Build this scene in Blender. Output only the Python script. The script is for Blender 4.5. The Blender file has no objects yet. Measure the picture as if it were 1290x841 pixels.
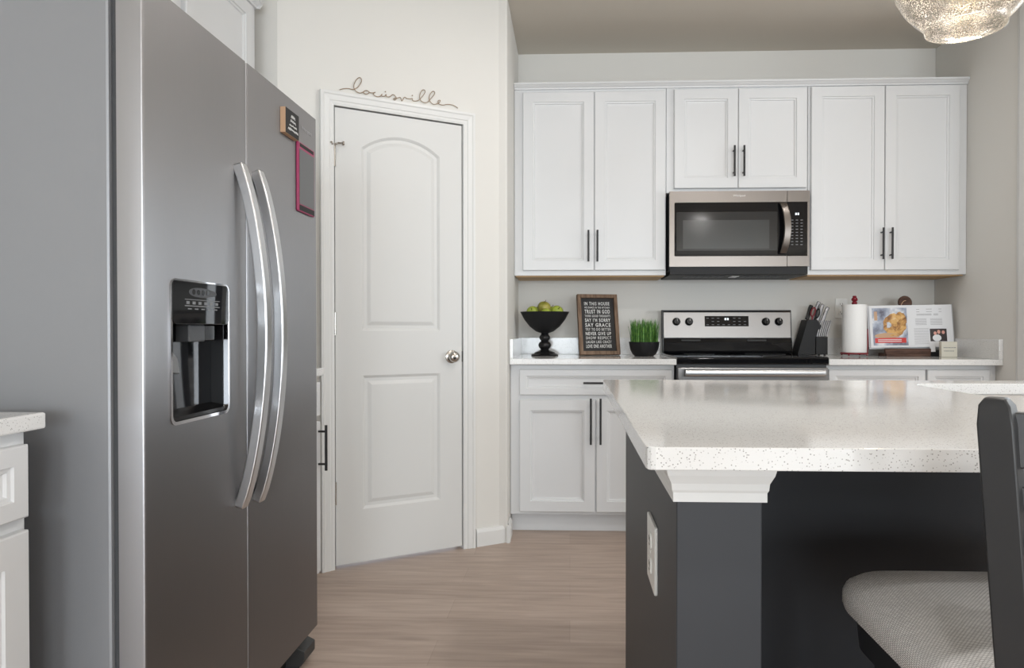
import bpy, bmesh, math, random
from mathutils import Vector, Matrix
R = math.radians
PI = math.pi
random.seed(7)
SC = bpy.context.scene
COL = SC.collection

# ------------------------------------------------------------------ camera
CAM_H = 1.0637
cam_data = bpy.data.cameras.new('camera')
cam = bpy.data.objects.new('camera', cam_data)
COL.objects.link(cam)
cam.location = (0, 0, CAM_H)
cam.rotation_euler = (R(90 - 0.557), 0, R(2.1457))
cam_data.sensor_fit = 'HORIZONTAL'
cam_data.sensor_width = 36.0
cam_data.lens = 871.88 / 1290 * 36.0
cam_data.shift_x = -(685.41 - 645) / 1290
cam_data.shift_y = (422.49 - 420.5) / 1290
cam_data.clip_start = 0.02
SC.camera = cam
# ------------------------------------------------------------------ view, world, daylight
SC.view_settings.view_transform = 'Standard'
SC.view_settings.look = 'None'
SC.view_settings.gamma = 1.0
SC.view_settings.use_curve_mapping = False
SC.view_settings.exposure = 0.43
w = bpy.data.worlds.new('world')
SC.world = w
w.use_nodes = True
w.node_tree.nodes['Background'].inputs[0].default_value = (0.80, 0.88, 1.0, 1)
w.node_tree.nodes['Background'].inputs[1].default_value = 1.0


def area(name, loc, rot, sx, sy, power, col=(1, 1, 1)):
    l = bpy.data.lights.new(name, 'AREA')
    l.shape = 'RECTANGLE'
    l.size, l.size_y, l.energy, l.color = sx, sy, power, col
    o = bpy.data.objects.new(name, l)
    COL.objects.link(o)
    o.location = loc
    o.rotation_euler = rot
    return o


# daylight entering through the windows of the living side (behind the camera) and the dining side
DAY = (0.86, 0.94, 1.0)
area('daylight_rear', (-0.2, -8.28, 1.35), (R(90), 0, 0), 2.8, 1.9, 175, DAY)
area('daylight_rear', (3.4, -8.28, 1.35), (R(90), 0, 0), 2.2, 1.9, 135, DAY)
area('daylight_dining', (5.48, 0.55, 1.55), (R(90), 0, R(90)), 2.6, 1.3, 52, DAY)
area('daylight_dining', (3.85, 4.10, 1.50), (R(-90), 0, 0), 1.9, 1.3, 30, DAY)  # added window light, angled to brighten the refrigerator front
# added ceiling fill lights, out of view, brightening island top, base cabinets and floor
for lx_, ly_, lp_ in ((0.1, 2.5, 4.2), (1.6, 2.5, 2.8), (1.1, 1.25, 12), (0.0, -0.6, 6), (1.8, -0.6, 6), (-0.2, -3.2, 8), (2.0, -3.2, 8), (0.8, -6.0, 8), (3.7, 1.2, 7)):
    q_ = area('ceiling_fill', (lx_, ly_, 2.712), (0, 0, 0), 0.15, 0.15, lp_, (1.0, 0.97, 0.94))
    q_.data.shape = 'DISK'


# ------------------------------------------------------------------ materials
def srgb(r, g, b):
    f = lambda c: (c / 12.92 if c <= 0.04045 else ((c + 0.055) / 1.055) ** 2.4)
    return (f(r / 255), f(g / 255), f(b / 255), 1)


def mat(name, col, rough=0.5, metal=0.0, spec=0.5, **kw):
    m = bpy.data.materials.new(name)
    m.use_nodes = True
    b = m.node_tree.nodes['Principled BSDF']
    b.inputs['Base Color'].default_value = col if len(col) == 4 else (*col, 1)
    b.inputs['Roughness'].default_value = rough
    b.inputs['Metallic'].default_value = metal
    b.inputs['Specular IOR Level'].default_value = spec
    for k, v in kw.items():
        b.inputs[k.replace('_', ' ')].default_value = v
    return m


def nodes(m):
    nt = m.node_tree
    return nt, nt.nodes['Principled BSDF']


def add(nt, typ, **kw):
    n = nt.nodes.new(typ)
    for k, v in kw.items():
        if hasattr(n, k):
            setattr(n, k, v)
        else:
            n.inputs[k].default_value = v
    return n


def ramp(nt, stops):
    n = nt.nodes.new('ShaderNodeValToRGB')
    e = n.color_ramp.elements
    while len(e) < len(stops):
        e.new(0.5)
    for i, (p, c) in enumerate(stops):
        e[i].position = p
        e[i].color = c
    return n


def noise_bump(m, scale, strength, dist=0.002, stretch=None):
    nt, b = nodes(m)
    tc = add(nt, 'ShaderNodeTexCoord')
    mp = add(nt, 'ShaderNodeMapping')
    if stretch:
        mp.inputs['Scale'].default_value = stretch
    n = add(nt, 'ShaderNodeTexNoise')
    n.inputs['Scale'].default_value = scale
    n.inputs['Detail'].default_value = 3
    bu = add(nt, 'ShaderNodeBump')
    bu.inputs['Strength'].default_value = strength
    bu.inputs['Distance'].default_value = dist
    L = nt.links.new
    L(tc.outputs['Object'], mp.inputs['Vector'])
    L(mp.outputs[0], n.inputs['Vector'])
    L(n.outputs['Fac'], bu.inputs['Height'])
    L(bu.outputs[0], b.inputs['Normal'])
    return m


M = {}
M['wall'] = noise_bump(mat('wall_paint', srgb(225, 223, 218), 0.85, spec=0.25), 90, 0.06)
M['ceil'] = noise_bump(mat('ceiling_paint', srgb(214, 207, 196), 0.9, spec=0.2), 120, 0.1)
M['trim'] = mat('trim_paint', srgb(226, 226, 224), 0.38)
M['door'] = mat('door_paint', srgb(217, 217, 215), 0.4)
M['cab'] = mat('cabinet_paint', srgb(217, 218, 219), 0.36)
M['maple'] = mat('unfinished_maple', srgb(196, 160, 116), 0.6)
M['black'] = mat('black_metal', (0.012, 0.012, 0.013), 0.38, spec=0.5)
M['nickel'] = mat('satin_nickel', srgb(190, 186, 180), 0.22, 1.0)
M['chrome'] = mat('chrome', srgb(215, 215, 218), 0.12, 1.0)
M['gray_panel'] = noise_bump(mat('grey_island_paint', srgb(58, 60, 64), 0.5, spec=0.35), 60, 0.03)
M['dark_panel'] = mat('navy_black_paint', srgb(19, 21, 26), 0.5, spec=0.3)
M['blackglass'] = mat('black_glass', (0.005, 0.005, 0.006), 0.06, spec=0.3)
M['blackplastic'] = mat('black_plastic', (0.008, 0.008, 0.009), 0.22, spec=0.35)
M['matteblack'] = mat('matte_black', (0.008, 0.008, 0.009), 0.5, spec=0.3)
M['rubber'] = mat('dark_rubber', (0.03, 0.03, 0.032), 0.7)
M['white_plastic'] = mat('white_plastic', srgb(235, 235, 232), 0.35)
M['slot'] = mat('slot_dark', (0.03, 0.03, 0.03), 0.6)
M['ink_white'] = mat('white_lettering', srgb(228, 228, 226), 0.6)
M['ink_gray'] = mat('grey_print', srgb(168, 168, 172), 0.7)
M['ink_mid'] = mat('dim_print', srgb(120, 122, 124), 0.5)
M['paper'] = mat('paper', srgb(226, 227, 230), 0.6)
M['towel'] = noise_bump(mat('paper_towel', srgb(238, 238, 237), 0.9, spec=0.1), 140, 0.3)
M['red'] = mat('burgundy_enamel', srgb(122, 22, 38), 0.3)
M['pink'] = mat('magenta_plastic', srgb(150, 32, 84), 0.35)
M['lcd'] = mat('grey_writing_screen', srgb(84, 86, 88), 0.3)
M['tan_wood'] = mat('light_wood_edge', srgb(196, 160, 128), 0.6)
M['cream'] = mat('cream_ceramic', srgb(206, 202, 188), 0.55)
M['board'] = mat('charcoal_board', srgb(38, 37, 37), 0.7)
M['wire'] = mat('brown_wire', srgb(150, 128, 104), 0.5)
M['chairblack'] = noise_bump(mat('black_stained_wood', srgb(44, 45, 47), 0.42), 70, 0.05)
M['gasket'] = mat('gasket_grey', srgb(70, 72, 75), 0.5)
M['glass_dark'] = mat('oven_window', srgb(62, 64, 64), 0.12)
M['foot'] = mat('dark_grey_foot', srgb(52, 52, 52), 0.45)


def steel(name, col, rough, aniso=0.0, stretch=(1, 1, 60), bump=0.02, metal=1.0):
    m = mat(name, col, rough, metal)
    nt, b = nodes(m)
    L = nt.links.new
    tc = add(nt, 'ShaderNodeTexCoord')
    mp = add(nt, 'ShaderNodeMapping')
    mp.inputs['Scale'].default_value = stretch
    n = add(nt, 'ShaderNodeTexNoise')
    n.inputs['Scale'].default_value = 14
    n.inputs['Detail'].default_value = 5
    mr = add(nt, 'ShaderNodeMapRange')
    mr.inputs['To Min'].default_value = rough - 0.03
    mr.inputs['To Max'].default_value = rough + 0.05
    bu = add(nt, 'ShaderNodeBump')
    bu.inputs['Strength'].default_value = bump
    bu.inputs['Distance'].default_value = 0.001
    L(tc.outputs['Object'], mp.inputs['Vector'])
    L(mp.outputs[0], n.inputs['Vector'])
    L(n.outputs['Fac'], mr.inputs['Value'])
    L(mr.outputs[0], b.inputs['Roughness'])
    L(n.outputs['Fac'], bu.inputs['Height'])
    L(bu.outputs[0], b.inputs['Normal'])
    return m


M['fridge'] = steel('brushed_steel_dark', srgb(143, 142, 143), 0.44, stretch=(1, 40, 1), bump=0.003)
_nt, _b = nodes(M['fridge'])
_b.inputs['Anisotropic'].default_value = 0.9
_tg = add(_nt, 'ShaderNodeTangent')
_tg.direction_type = 'RADIAL'
_tg.axis = 'Z'
_nt.links.new(_tg.outputs[0], _b.inputs['Tangent'])
M['fridge_side'] = steel('painted_steel_grey', srgb(150, 152, 156), 0.42, stretch=(20, 20, 1), metal=0.35)
M['knife_steel'] = mat('knife_handle_steel', srgb(150, 150, 153), 0.3, 1.0)
M['door_edge'] = mat('bright_door_edge', srgb(176, 176, 179), 0.33, 0.95)
M['handle_steel'] = mat('satin_handle_steel', srgb(214, 215, 217), 0.3, 1.0)
M['steel_warm'] = steel('brushed_steel_warm', srgb(122, 116, 111), 0.28, stretch=(40, 1, 1), bump=0.004)
M['steel'] = steel('brushed_steel_light', srgb(140, 138, 137), 0.28, stretch=(1, 1, 40), bump=0.004)


def quartz(name, base, fleck):
    m = mat(name, base, 0.09, spec=0.5)
    nt, b = nodes(m)
    L = nt.links.new
    tc = add(nt, 'ShaderNodeTexCoord')
    v = add(nt, 'ShaderNodeTexVoronoi')
    v.inputs['Scale'].default_value = 250
    n = add(nt, 'ShaderNodeTexNoise')
    n.inputs['Scale'].default_value = 60
    r1 = ramp(nt, [(0.0, (1, 1, 1, 1)), (0.2, (1, 1, 1, 1)), (0.26, (0, 0, 0, 1))])
    r2 = ramp(nt, [(0.34, (0, 0, 0, 1)), (0.5, (1, 1, 1, 1))])
    mul = add(nt, 'ShaderNodeMath')
    mul.operation = 'MULTIPLY'
    mx = add(nt, 'ShaderNodeMix')
    mx.data_type = 'RGBA'
    mx.inputs[6].default_value = base
    mx.inputs[7].default_value = fleck
    L(tc.outputs['Object'], v.inputs['Vector'])
    L(tc.outputs['Object'], n.inputs['Vector'])
    L(v.outputs['Distance'], r1.inputs[0])
    L(n.outputs['Fac'], r2.inputs[0])
    L(r1.outputs[0], mul.inputs[0])
    L(r2.outputs[0], mul.inputs[1])
    L(mul.outputs[0], mx.inputs[0])
    L(mx.outputs[2], b.inputs['Base Color'])
    return m


M['quartz'] = quartz('white_speckled_quartz', srgb(226, 226, 225), srgb(160, 158, 156))


def wood(name, c1, c2, scale=(1, 1, 12), rough=0.55):
    m = mat(name, c1, rough, spec=0.3)
    nt, b = nodes(m)
    L = nt.links.new
    tc = add(nt, 'ShaderNodeTexCoord')
    mp = add(nt, 'ShaderNodeMapping')
    mp.inputs['Scale'].default_value = scale
    n = add(nt, 'ShaderNodeTexNoise')
    n.inputs['Scale'].default_value = 12
    n.inputs['Detail'].default_value = 6
    r = ramp(nt, [(0.3, c1), (0.7, c2)])
    L(tc.outputs['Object'], mp.inputs['Vector'])
    L(mp.outputs[0], n.inputs['Vector'])
    L(n.outputs['Fac'], r.inputs[0])
    L(r.outputs[0], b.inputs['Base Color'])
    return m


M['frame_wood'] = wood('weathered_brown_wood', srgb(92, 70, 54), srgb(140, 116, 96), (8, 8, 1))
M['walnut'] = wood('walnut_wood', srgb(66, 44, 36), srgb(104, 78, 66), (1, 8, 8))


def floor_mat():
    m = mat('vinyl_plank', srgb(150, 130, 118), 0.4, spec=0.35)
    nt, b = nodes(m)
    L = nt.links.new
    tc = add(nt, 'ShaderNodeTexCoord')
    br = add(nt, 'ShaderNodeTexBrick')
    br.offset = 0.37
    br.inputs['Scale'].default_value = 1.0
    br.inputs['Brick Width'].default_value = 1.22
    br.inputs['Row Height'].default_value = 0.18
    br.inputs['Mortar Size'].default_value = 0.0012
    br.inputs['Mortar Smooth'].default_value = 0.2
    br.inputs['Color1'].default_value = (0.35, 0.35, 0.35, 1)
    br.inputs['Color2'].default_value = (0.7, 0.7, 0.7, 1)
    br.inputs['Mortar'].default_value = (0.12, 0.12, 0.12, 1)
    mp = add(nt, 'ShaderNodeMapping')
    mp.inputs['Scale'].default_value = (1.6, 16, 1)
    n = add(nt, 'ShaderNodeTexNoise')
    n.inputs['Scale'].default_value = 2.2
    n.inputs['Detail'].default_value = 7
    n.inputs['Distortion'].default_value = 0.5
    mx = add(nt, 'ShaderNodeMix')
    mx.data_type = 'RGBA'
    mx.blend_type = 'MIX'
    mx.inputs[0].default_value = 0.36
    r = ramp(nt, [(0.2, srgb(150, 132, 120)), (0.5, srgb(180, 161, 148)), (0.8, srgb(204, 187, 175))])
    L(tc.outputs['Object'], br.inputs['Vector'])
    L(tc.outputs['Object'], mp.inputs['Vector'])
    L(mp.outputs[0], n.inputs['Vector'])
    L(n.outputs['Fac'], mx.inputs[6])
    L(br.outputs['Color'], mx.inputs[7])
    L(mx.outputs[2], r.inputs[0])
    L(r.outputs[0], b.inputs['Base Color'])
    return m


M['floor'] = floor_mat()


def fabric_mat():
    m = mat('grey_weave', srgb(150, 148, 146), 0.9, spec=0.1)
    nt, b = nodes(m)
    L = nt.links.new
    tc = add(nt, 'ShaderNodeTexCoord')
    sx = add(nt, 'ShaderNodeSeparateXYZ')
    ax = add(nt, 'ShaderNodeMath')
    ay = add(nt, 'ShaderNodeMath')
    mp = add(nt, 'ShaderNodeCombineXYZ')
    br = add(nt, 'ShaderNodeTexBrick')
    br.inputs['Scale'].default_value = 1.0
    br.inputs['Brick Width'].default_value = 0.0058
    br.inputs['Row Height'].default_value = 0.0029
    br.inputs['Mortar Size'].default_value = 0.0004
    br.inputs['Color1'].default_value = srgb(246, 245, 243)
    br.inputs['Color2'].default_value = srgb(228, 227, 225)
    br.inputs['Mortar'].default_value = srgb(112, 111, 112)
    L(tc.outputs['Object'], sx.inputs[0])
    L(sx.outputs['X'], ax.inputs[0]); L(sx.outputs['Z'], ax.inputs[1])
    L(sx.outputs['Y'], ay.inputs[0]); L(sx.outputs['Z'], ay.inputs[1])
    L(ax.outputs[0], mp.inputs['X']); L(ay.outputs[0], mp.inputs['Y'])
    L(mp.outputs[0], br.inputs['Vector'])
    L(br.outputs['Color'], b.inputs['Base Color'])
    return m


M['fabric'] = fabric_mat()


def apple_mat(name, c1, c2):
    m = mat(name, c1, 0.32)
    nt, b = nodes(m)
    L = nt.links.new
    tc = add(nt, 'ShaderNodeTexCoord')
    n = add(nt, 'ShaderNodeTexNoise')
    n.inputs['Scale'].default_value = 22
    r = ramp(nt, [(0.35, c1), (0.7, c2)])
    L(tc.outputs['Object'], n.inputs['Vector'])
    L(n.outputs['Fac'], r.inputs[0])
    L(r.outputs[0], b.inputs['Base Color'])
    return m


M['apple'] = apple_mat('green_apple_skin', srgb(142, 160, 50), srgb(176, 188, 84))
M['apple_old'] = apple_mat('olive_apple_skin', srgb(120, 122, 42), srgb(176, 164, 84))
M['stem'] = mat('apple_stem', srgb(80, 58, 34), 0.7)


def grass_mat():
    m = mat('grass_blade', srgb(50, 110, 40), 0.5)
    nt, b = nodes(m)
    L = nt.links.new
    oi = add(nt, 'ShaderNodeTexCoord')
    n = add(nt, 'ShaderNodeTexNoise')
    n.inputs['Scale'].default_value = 60
    r = ramp(nt, [(0.35, srgb(38, 92, 34)), (0.65, srgb(104, 150, 60))])
    L(oi.outputs['Object'], n.inputs['Vector'])
    L(n.outputs['Fac'], r.inputs[0])
    L(r.outputs[0], b.inputs['Base Color'])
    return m


M['grass'] = grass_mat()


def food_mat():
    m = mat('cookbook_photo', srgb(160, 110, 60), 0.5)
    nt, b = nodes(m)
    L = nt.links.new
    tc = add(nt, 'ShaderNodeTexCoord')
    n = add(nt, 'ShaderNodeTexNoise')
    n.inputs['Scale'].default_value = 18
    n.inputs['Detail'].default_value = 4
    n.inputs['Distortion'].default_value = 1.2
    r = ramp(nt, [(0.30, srgb(92, 58, 34)), (0.45, srgb(164, 116, 66)), (0.58, srgb(214, 168, 100)), (0.72, srgb(226, 196, 150))])
    L(tc.outputs['Object'], n.inputs['Vector'])
    L(n.outputs['Fac'], r.inputs[0])
    L(r.outputs[0], b.inputs['Base Color'])
    return m


def backdrop_mat():
    m = mat('cookbook_photo_backdrop', srgb(150, 160, 180), 0.5)
    nt, b = nodes(m)
    L = nt.links.new
    tc = add(nt, 'ShaderNodeTexCoord')
    n = add(nt, 'ShaderNodeTexNoise')
    n.inputs['Scale'].default_value = 16
    n.inputs['Detail'].default_value = 3
    r = ramp(nt, [(0.34, srgb(92, 92, 108)), (0.5, srgb(160, 168, 186)), (0.66, srgb(226, 228, 232))])
    L(tc.outputs['Object'], n.inputs['Vector'])
    L(n.outputs['Fac'], r.inputs[0])
    L(r.outputs[0], b.inputs['Base Color'])
    return m


M['food'] = food_mat()
M['backdrop'] = backdrop_mat()
M['banner'] = mat('red_banner', srgb(206, 62, 58), 0.5)
M['photo_dark'] = mat('dark_photo', srgb(58, 50, 52), 0.5)
M['photo_skin'] = mat('photo_pinkish', srgb(214, 160, 146), 0.5)


def seeded_glass():
    m = bpy.data.materials.new('seeded_glass')
    m.use_nodes = True
    nt = m.node_tree
    nt.nodes.clear()
    L = nt.links.new
    out = nt.nodes.new('ShaderNodeOutputMaterial')
    tc = nt.nodes.new('ShaderNodeTexCoord')
    v = nt.nodes.new('ShaderNodeTexVoronoi')
    v.inputs['Scale'].default_value = 330
    n = nt.nodes.new('ShaderNodeTexNoise')
    n.inputs['Scale'].default_value = 30
    r1 = ramp(nt, [(0.0, (1, 1, 1, 1)), (0.27, (1, 1, 1, 1)), (0.37, (0, 0, 0, 1))])
    r2 = ramp(nt, [(0.32, (0.05, .05, .05, 1)), (0.56, (.85, .85, .85, 1))])
    mul = nt.nodes.new('ShaderNodeMath')
    mul.operation = 'MULTIPLY'
    tr = nt.nodes.new('ShaderNodeBsdfTransparent')
    tr.inputs[0].default_value = (0.97, 0.96, 0.94, 1)
    gl = nt.nodes.new('ShaderNodeBsdfGlossy')
    gl.inputs['Roughness'].default_value = 0.06
    tl = nt.nodes.new('ShaderNodeBsdfTranslucent')
    tl.inputs[0].default_value = (0.95, 0.93, 0.9, 1)
    df = nt.nodes.new('ShaderNodeBsdfDiffuse')
    df.inputs[0].default_value = (0.9, 0.88, 0.85, 1)
    sp = nt.nodes.new('ShaderNodeMixShader')
    sp.inputs[0].default_value = 0.5
    lw = nt.nodes.new('ShaderNodeLayerWeight')
    lw.inputs['Blend'].default_value = 0.42
    m1 = nt.nodes.new('ShaderNodeMixShader')
    m2 = nt.nodes.new('ShaderNodeMixShader')
    bu = nt.nodes.new('ShaderNodeBump')
    bu.inputs['Strength'].default_value = 0.25
    L(tc.outputs['Object'], v.inputs['Vector'])
    L(tc.outputs['Object'], n.inputs['Vector'])
    L(v.outputs['Distance'], r1.inputs[0])
    L(n.outputs['Fac'], r2.inputs[0])
    L(r1.outputs[0], mul.inputs[0])
    L(r2.outputs[0], mul.inputs[1])
    L(v.outputs['Distance'], bu.inputs['Height'])
    L(bu.outputs[0], gl.inputs['Normal'])
    L(lw.outputs['Fresnel'], m1.inputs[0])
    L(tr.outputs[0], m1.inputs[1])
    L(gl.outputs[0], m1.inputs[2])
    L(tl.outputs[0], sp.inputs[1])
    L(df.outputs[0], sp.inputs[2])
    L(mul.outputs[0], m2.inputs[0])
    L(m1.outputs[0], m2.inputs[1])
    L(sp.outputs[0], m2.inputs[2])
    L(m2.outputs[0], out.inputs[0])
    return m


M['seeded'] = seeded_glass()
M['bulb'] = mat('warm_bulb', (1, 0.9, 0.75), 0.3)
nodes(M['bulb'])[1].inputs['Emission Color'].default_value = (1, 0.78, 0.5, 1)
nodes(M['bulb'])[1].inputs['Emission Strength'].default_value = 5
M['led'] = mat('display_digits', (0.8, 0.85, 0.9), 0.4)
nodes(M['led'])[1].inputs['Emission Color'].default_value = (0.75, 0.85, 0.9, 1)
nodes(M['led'])[1].inputs['Emission Strength'].default_value = 0.5


# ------------------------------------------------------------------ mesh helpers
def BM():
    return bmesh.new()


def box(bm, x0, x1, y0, y1, z0, z1):
    v = [bm.verts.new(p) for p in ((x0, y0, z0), (x1, y0, z0), (x1, y1, z0), (x0, y1, z0),
                                   (x0, y0, z1), (x1, y0, z1), (x1, y1, z1), (x0, y1, z1))]
    for f in ((3, 2, 1, 0), (4, 5, 6, 7), (0, 1, 5, 4), (1, 2, 6, 5), (2, 3, 7, 6), (3, 0, 4, 7)):
        bm.faces.new([v[i] for i in f])
    return v


def prism(bm, pts, a0, a1, axis='y'):
    """extrude a 2-D outline; axis y: pts are (x,z); axis z: (x,y); axis x: (y,z)"""
    def P(p, a):
        return {'y': (p[0], a, p[1]), 'z': (p[0], p[1], a), 'x': (a, p[0], p[1])}[axis]
    A = [bm.verts.new(P(p, a0)) for p in pts]
    B = [bm.verts.new(P(p, a1)) for p in pts]
    n = len(pts)
    bm.faces.new(A[::-1])
    bm.faces.new(B)
    for i in range(n):
        bm.faces.new((A[i], A[(i + 1) % n], B[(i + 1) % n], B[i]))


def lathe(bm, prof, c=(0, 0, 0), seg=32, cap=True, mtx=None):
    rings = []
    new = []
    for r, z in prof:
        if r < 1e-6:
            vs = [bm.verts.new((c[0], c[1], c[2] + z))]
        else:
            vs = [bm.verts.new((c[0] + r * math.cos(2 * PI * i / seg), c[1] + r * math.sin(2 * PI * i / seg), c[2] + z)) for i in range(seg)]
        rings.append(vs)
        new += vs
    for a, b in zip(rings, rings[1:]):
        if len(a) == 1 and len(b) == 1:
            continue
        for i in range(seg):
            j = (i + 1) % seg
            if len(a) == 1:
                bm.faces.new((a[0], b[j], b[i]))
            elif len(b) == 1:
                bm.faces.new((a[i], a[j], b[0]))
            else:
                bm.faces.new((a[i], a[j], b[j], b[i]))
    if cap:
        for k in (0, -1):
            if len(rings[k]) > 2:
                bm.faces.new(rings[k] if k else rings[k][::-1])
    if mtx:
        bmesh.ops.transform(bm, matrix=mtx, verts=new)
    return new


def tube(bm, pts, r, seg=10, closed=False, flat=None):
    """sweep a circle (or ellipse flat=(ra,rb,up)) along pts"""
    pts = [Vector(p) for p in pts]
    n = len(pts)
    rings = []
    up0 = None
    for i, p in enumerate(pts):
        if closed:
            t = pts[(i + 1) % n] - pts[i - 1]
        else:
            t = pts[min(i + 1, n - 1)] - pts[max(i - 1, 0)]
        t.normalize()
        if up0 is None:
            up0 = Vector((0, 0, 1)) if abs(t.z) < 0.9 else Vector((1, 0, 0))
        s = t.cross(up0).normalized()
        u = s.cross(t).normalized()
        up0 = u
        rr = r[i] if isinstance(r, (list, tuple)) else r
        rings.append([bm.verts.new(p + s * (rr * math.cos(2 * PI * k / seg)) + u * (rr * math.sin(2 * PI * k / seg))) for k in range(seg)])
    m = n if closed else n - 1
    for i in range(m):
        a, b = rings[i], rings[(i + 1) % n]
        for k in range(seg):
            j = (k + 1) % seg
            bm.faces.new((a[k], a[j], b[j], b[k]))
    if not closed:
        bm.faces.new(rings[0][::-1])
        bm.faces.new(rings[-1])


def sweep_rect(bm, pts, wv, tv):
    """sweep a rectangle given per-point half-vectors wv, tv (Vectors)"""
    rings = []
    for p, a, b in zip(pts, wv, tv):
        p = Vector(p)
        rings.append([bm.verts.new(p + a * sx + b * sy) for sx, sy in ((-1, -1), (1, -1), (1, 1), (-1, 1))])
    for a, b in zip(rings, rings[1:]):
        for k in range(4):
            j = (k + 1) % 4
            bm.faces.new((a[k], a[j], b[j], b[k]))
    bm.faces.new(rings[0][::-1])
    bm.faces.new(rings[-1])


def obj(name, bm, m, parent=None, bevel=0, smooth=False, seg=2, sub=0):
    bmesh.ops.recalc_face_normals(bm, faces=bm.faces)
    me = bpy.data.meshes.new(name)
    bm.to_mesh(me)
    bm.free()
    o = bpy.data.objects.new(name, me)
    COL.objects.link(o)
    me.materials.append(M[m] if isinstance(m, str) else m)
    if parent:
        o.parent = parent
    if smooth:
        me.shade_smooth()
        me.set_sharp_from_angle(angle=R(38))
    if bevel:
        b = o.modifiers.new('bevel', 'BEVEL')
        b.width = bevel
        b.segments = seg
        b.limit_method = 'ANGLE'
        b.angle_limit = R(35)
        if smooth:
            b.harden_normals = False
    if sub:
        s = o.modifiers.new('sub', 'SUBSURF')
        s.levels = s.render_levels = sub
    return o


def tag(o, label, cat=None, group=None, kind=None):
    o['label'] = label
    if cat:
        o['category'] = cat
    if group:
        o['group'] = group
    if kind:
        o['kind'] = kind
    return o


def thing(name, label, cat, loc=(0, 0, 0), rz=0, group=None):
    o = bpy.data.objects.new(name, None)
    COL.objects.link(o)
    o.empty_display_size = 0.05
    o.location = loc
    o.rotation_euler = (0, 0, rz)
    return tag(o, label, cat, group)


def struct(name, bm, m, parent=None, label=None, **kw):
    o = obj(name, bm, m, parent, **kw)
    if parent is None:
        o['kind'] = 'structure'
    if label:
        o['label'] = label
    return o


def copy_tree(o, parent=None):
    c = o.copy()
    COL.objects.link(c)
    if parent:
        c.parent = parent
    for ch in list(o.children):
        copy_tree(ch, c)
    return c


def rrect(x0, x1, z0, z1, r, n=5):
    pts = []
    for cx, cz, a0 in ((x1 - r, z0 + r, -90), (x1 - r, z1 - r, 0), (x0 + r, z1 - r, 90), (x0 + r, z0 + r, 180)):
        for i in range(n + 1):
            a = R(a0 + 90 * i / n)
            pts.append((cx + r * math.cos(a), cz + r * math.sin(a)))
    return pts


def fill_holes(bm, loops):
    """loops: lists of BMVerts (outer first). Fill the plane area between."""
    es = []
    for lp in loops:
        for i in range(len(lp)):
            e = bm.edges.get((lp[i], lp[(i + 1) % len(lp)])) or bm.edges.new((lp[i], lp[(i + 1) % len(lp)]))
            es.append(e)
    bmesh.ops.triangle_fill(bm, edges=es, use_beauty=True, use_dissolve=False)


def bridge(bm, A, B):
    n = len(A)
    for i in range(n):
        bm.faces.new((A[i], A[(i + 1) % n], B[(i + 1) % n], B[i]))


def panel_front(bm, w, h, t, holes, x0=0, z0=0, edge=0.003):
    """slab (front at y=-t, back y=0) whose front carries shaped panels. holes: list of [(pts, depth), ...] loop stacks"""
    B = [bm.verts.new((x0 + x, 0, z0 + z)) for x, z in ((0, 0), (w, 0), (w, h), (0, h))]
    S = [bm.verts.new((x0 + x, -t + edge, z0 + z)) for x, z in ((0, 0), (w, 0), (w, h), (0, h))]
    F = [bm.verts.new((x0 + x, -t, z0 + z)) for x, z in ((edge, edge), (w - edge, edge), (w - edge, h - edge), (edge, h - edge))]
    bm.faces.new(B[::-1])
    bridge(bm, B, S)
    bridge(bm, S, F)
    loops = [F]
    for stack in holes:
        prev = None
        for pts, d in stack:
            vs = [bm.verts.new((x0 + x, -t + d, z0 + z)) for x, z in pts]
            if prev is None:
                loops.append(vs)
            else:
                bridge(bm, prev, vs)
            prev = vs
        bm.faces.new(prev)
    fill_holes(bm, loops)


def rect(x0, x1, z0, z1):
    return [(x0, z0), (x1, z0), (x1, z1), (x0, z1)]


def cab_stack(w, h, f):
    g = lambda i: rect(f + i, w - f - i, f + i, h - f - i)
    return [(g(0), 0), (g(.002), .005), (g(.009), .006), (g(.012), .011), (g(.020), .012)]


def text_mesh(txt, width, height, depth=0.0006, bold=0.0, spacing=1.0):
    """text as a bmesh in the x-z plane, facing -y, centred, fitted to width x height"""
    cu = bpy.data.curves.new('t', 'FONT')
    cu.body = txt
    cu.size = 1
    cu.offset = bold
    cu.space_character = spacing
    cu.resolution_u = 3
    o = bpy.data.objects.new('t', cu)
    COL.objects.link(o)
    dg = bpy.context.evaluated_depsgraph_get()
    me = bpy.data.meshes.new_from_object(o.evaluated_get(dg))
    bpy.data.objects.remove(o)
    bpy.data.curves.remove(cu)
    bm = BM()
    bm.from_mesh(me)
    bpy.data.meshes.remove(me)
    xs = [v.co.x for v in bm.verts]
    ys = [v.co.y for v in bm.verts]
    cx, cy = (min(xs) + max(xs)) / 2, (min(ys) + max(ys)) / 2
    sx, sy = width / (max(xs) - min(xs)), height / (max(ys) - min(ys))
    for v in bm.verts:
        v.co = Vector(((v.co.x - cx) * sx, 0, (v.co.y - cy) * sy))
    r = bmesh.ops.extrude_face_region(bm, geom=bm.faces[:])
    for e in r['geom']:
        if isinstance(e, bmesh.types.BMVert):
            e.co.y -= depth
    return bm


def merge(bm, other, off=(0, 0, 0), mtx=None):
    if mtx is None:
        mtx = Matrix.Translation(off)
    bmesh.ops.transform(other, matrix=mtx, verts=other.verts[:])
    me = bpy.data.meshes.new('tmp')
    other.to_mesh(me)
    other.free()
    bm.from_mesh(me)
    bpy.data.meshes.remove(me)


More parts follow.
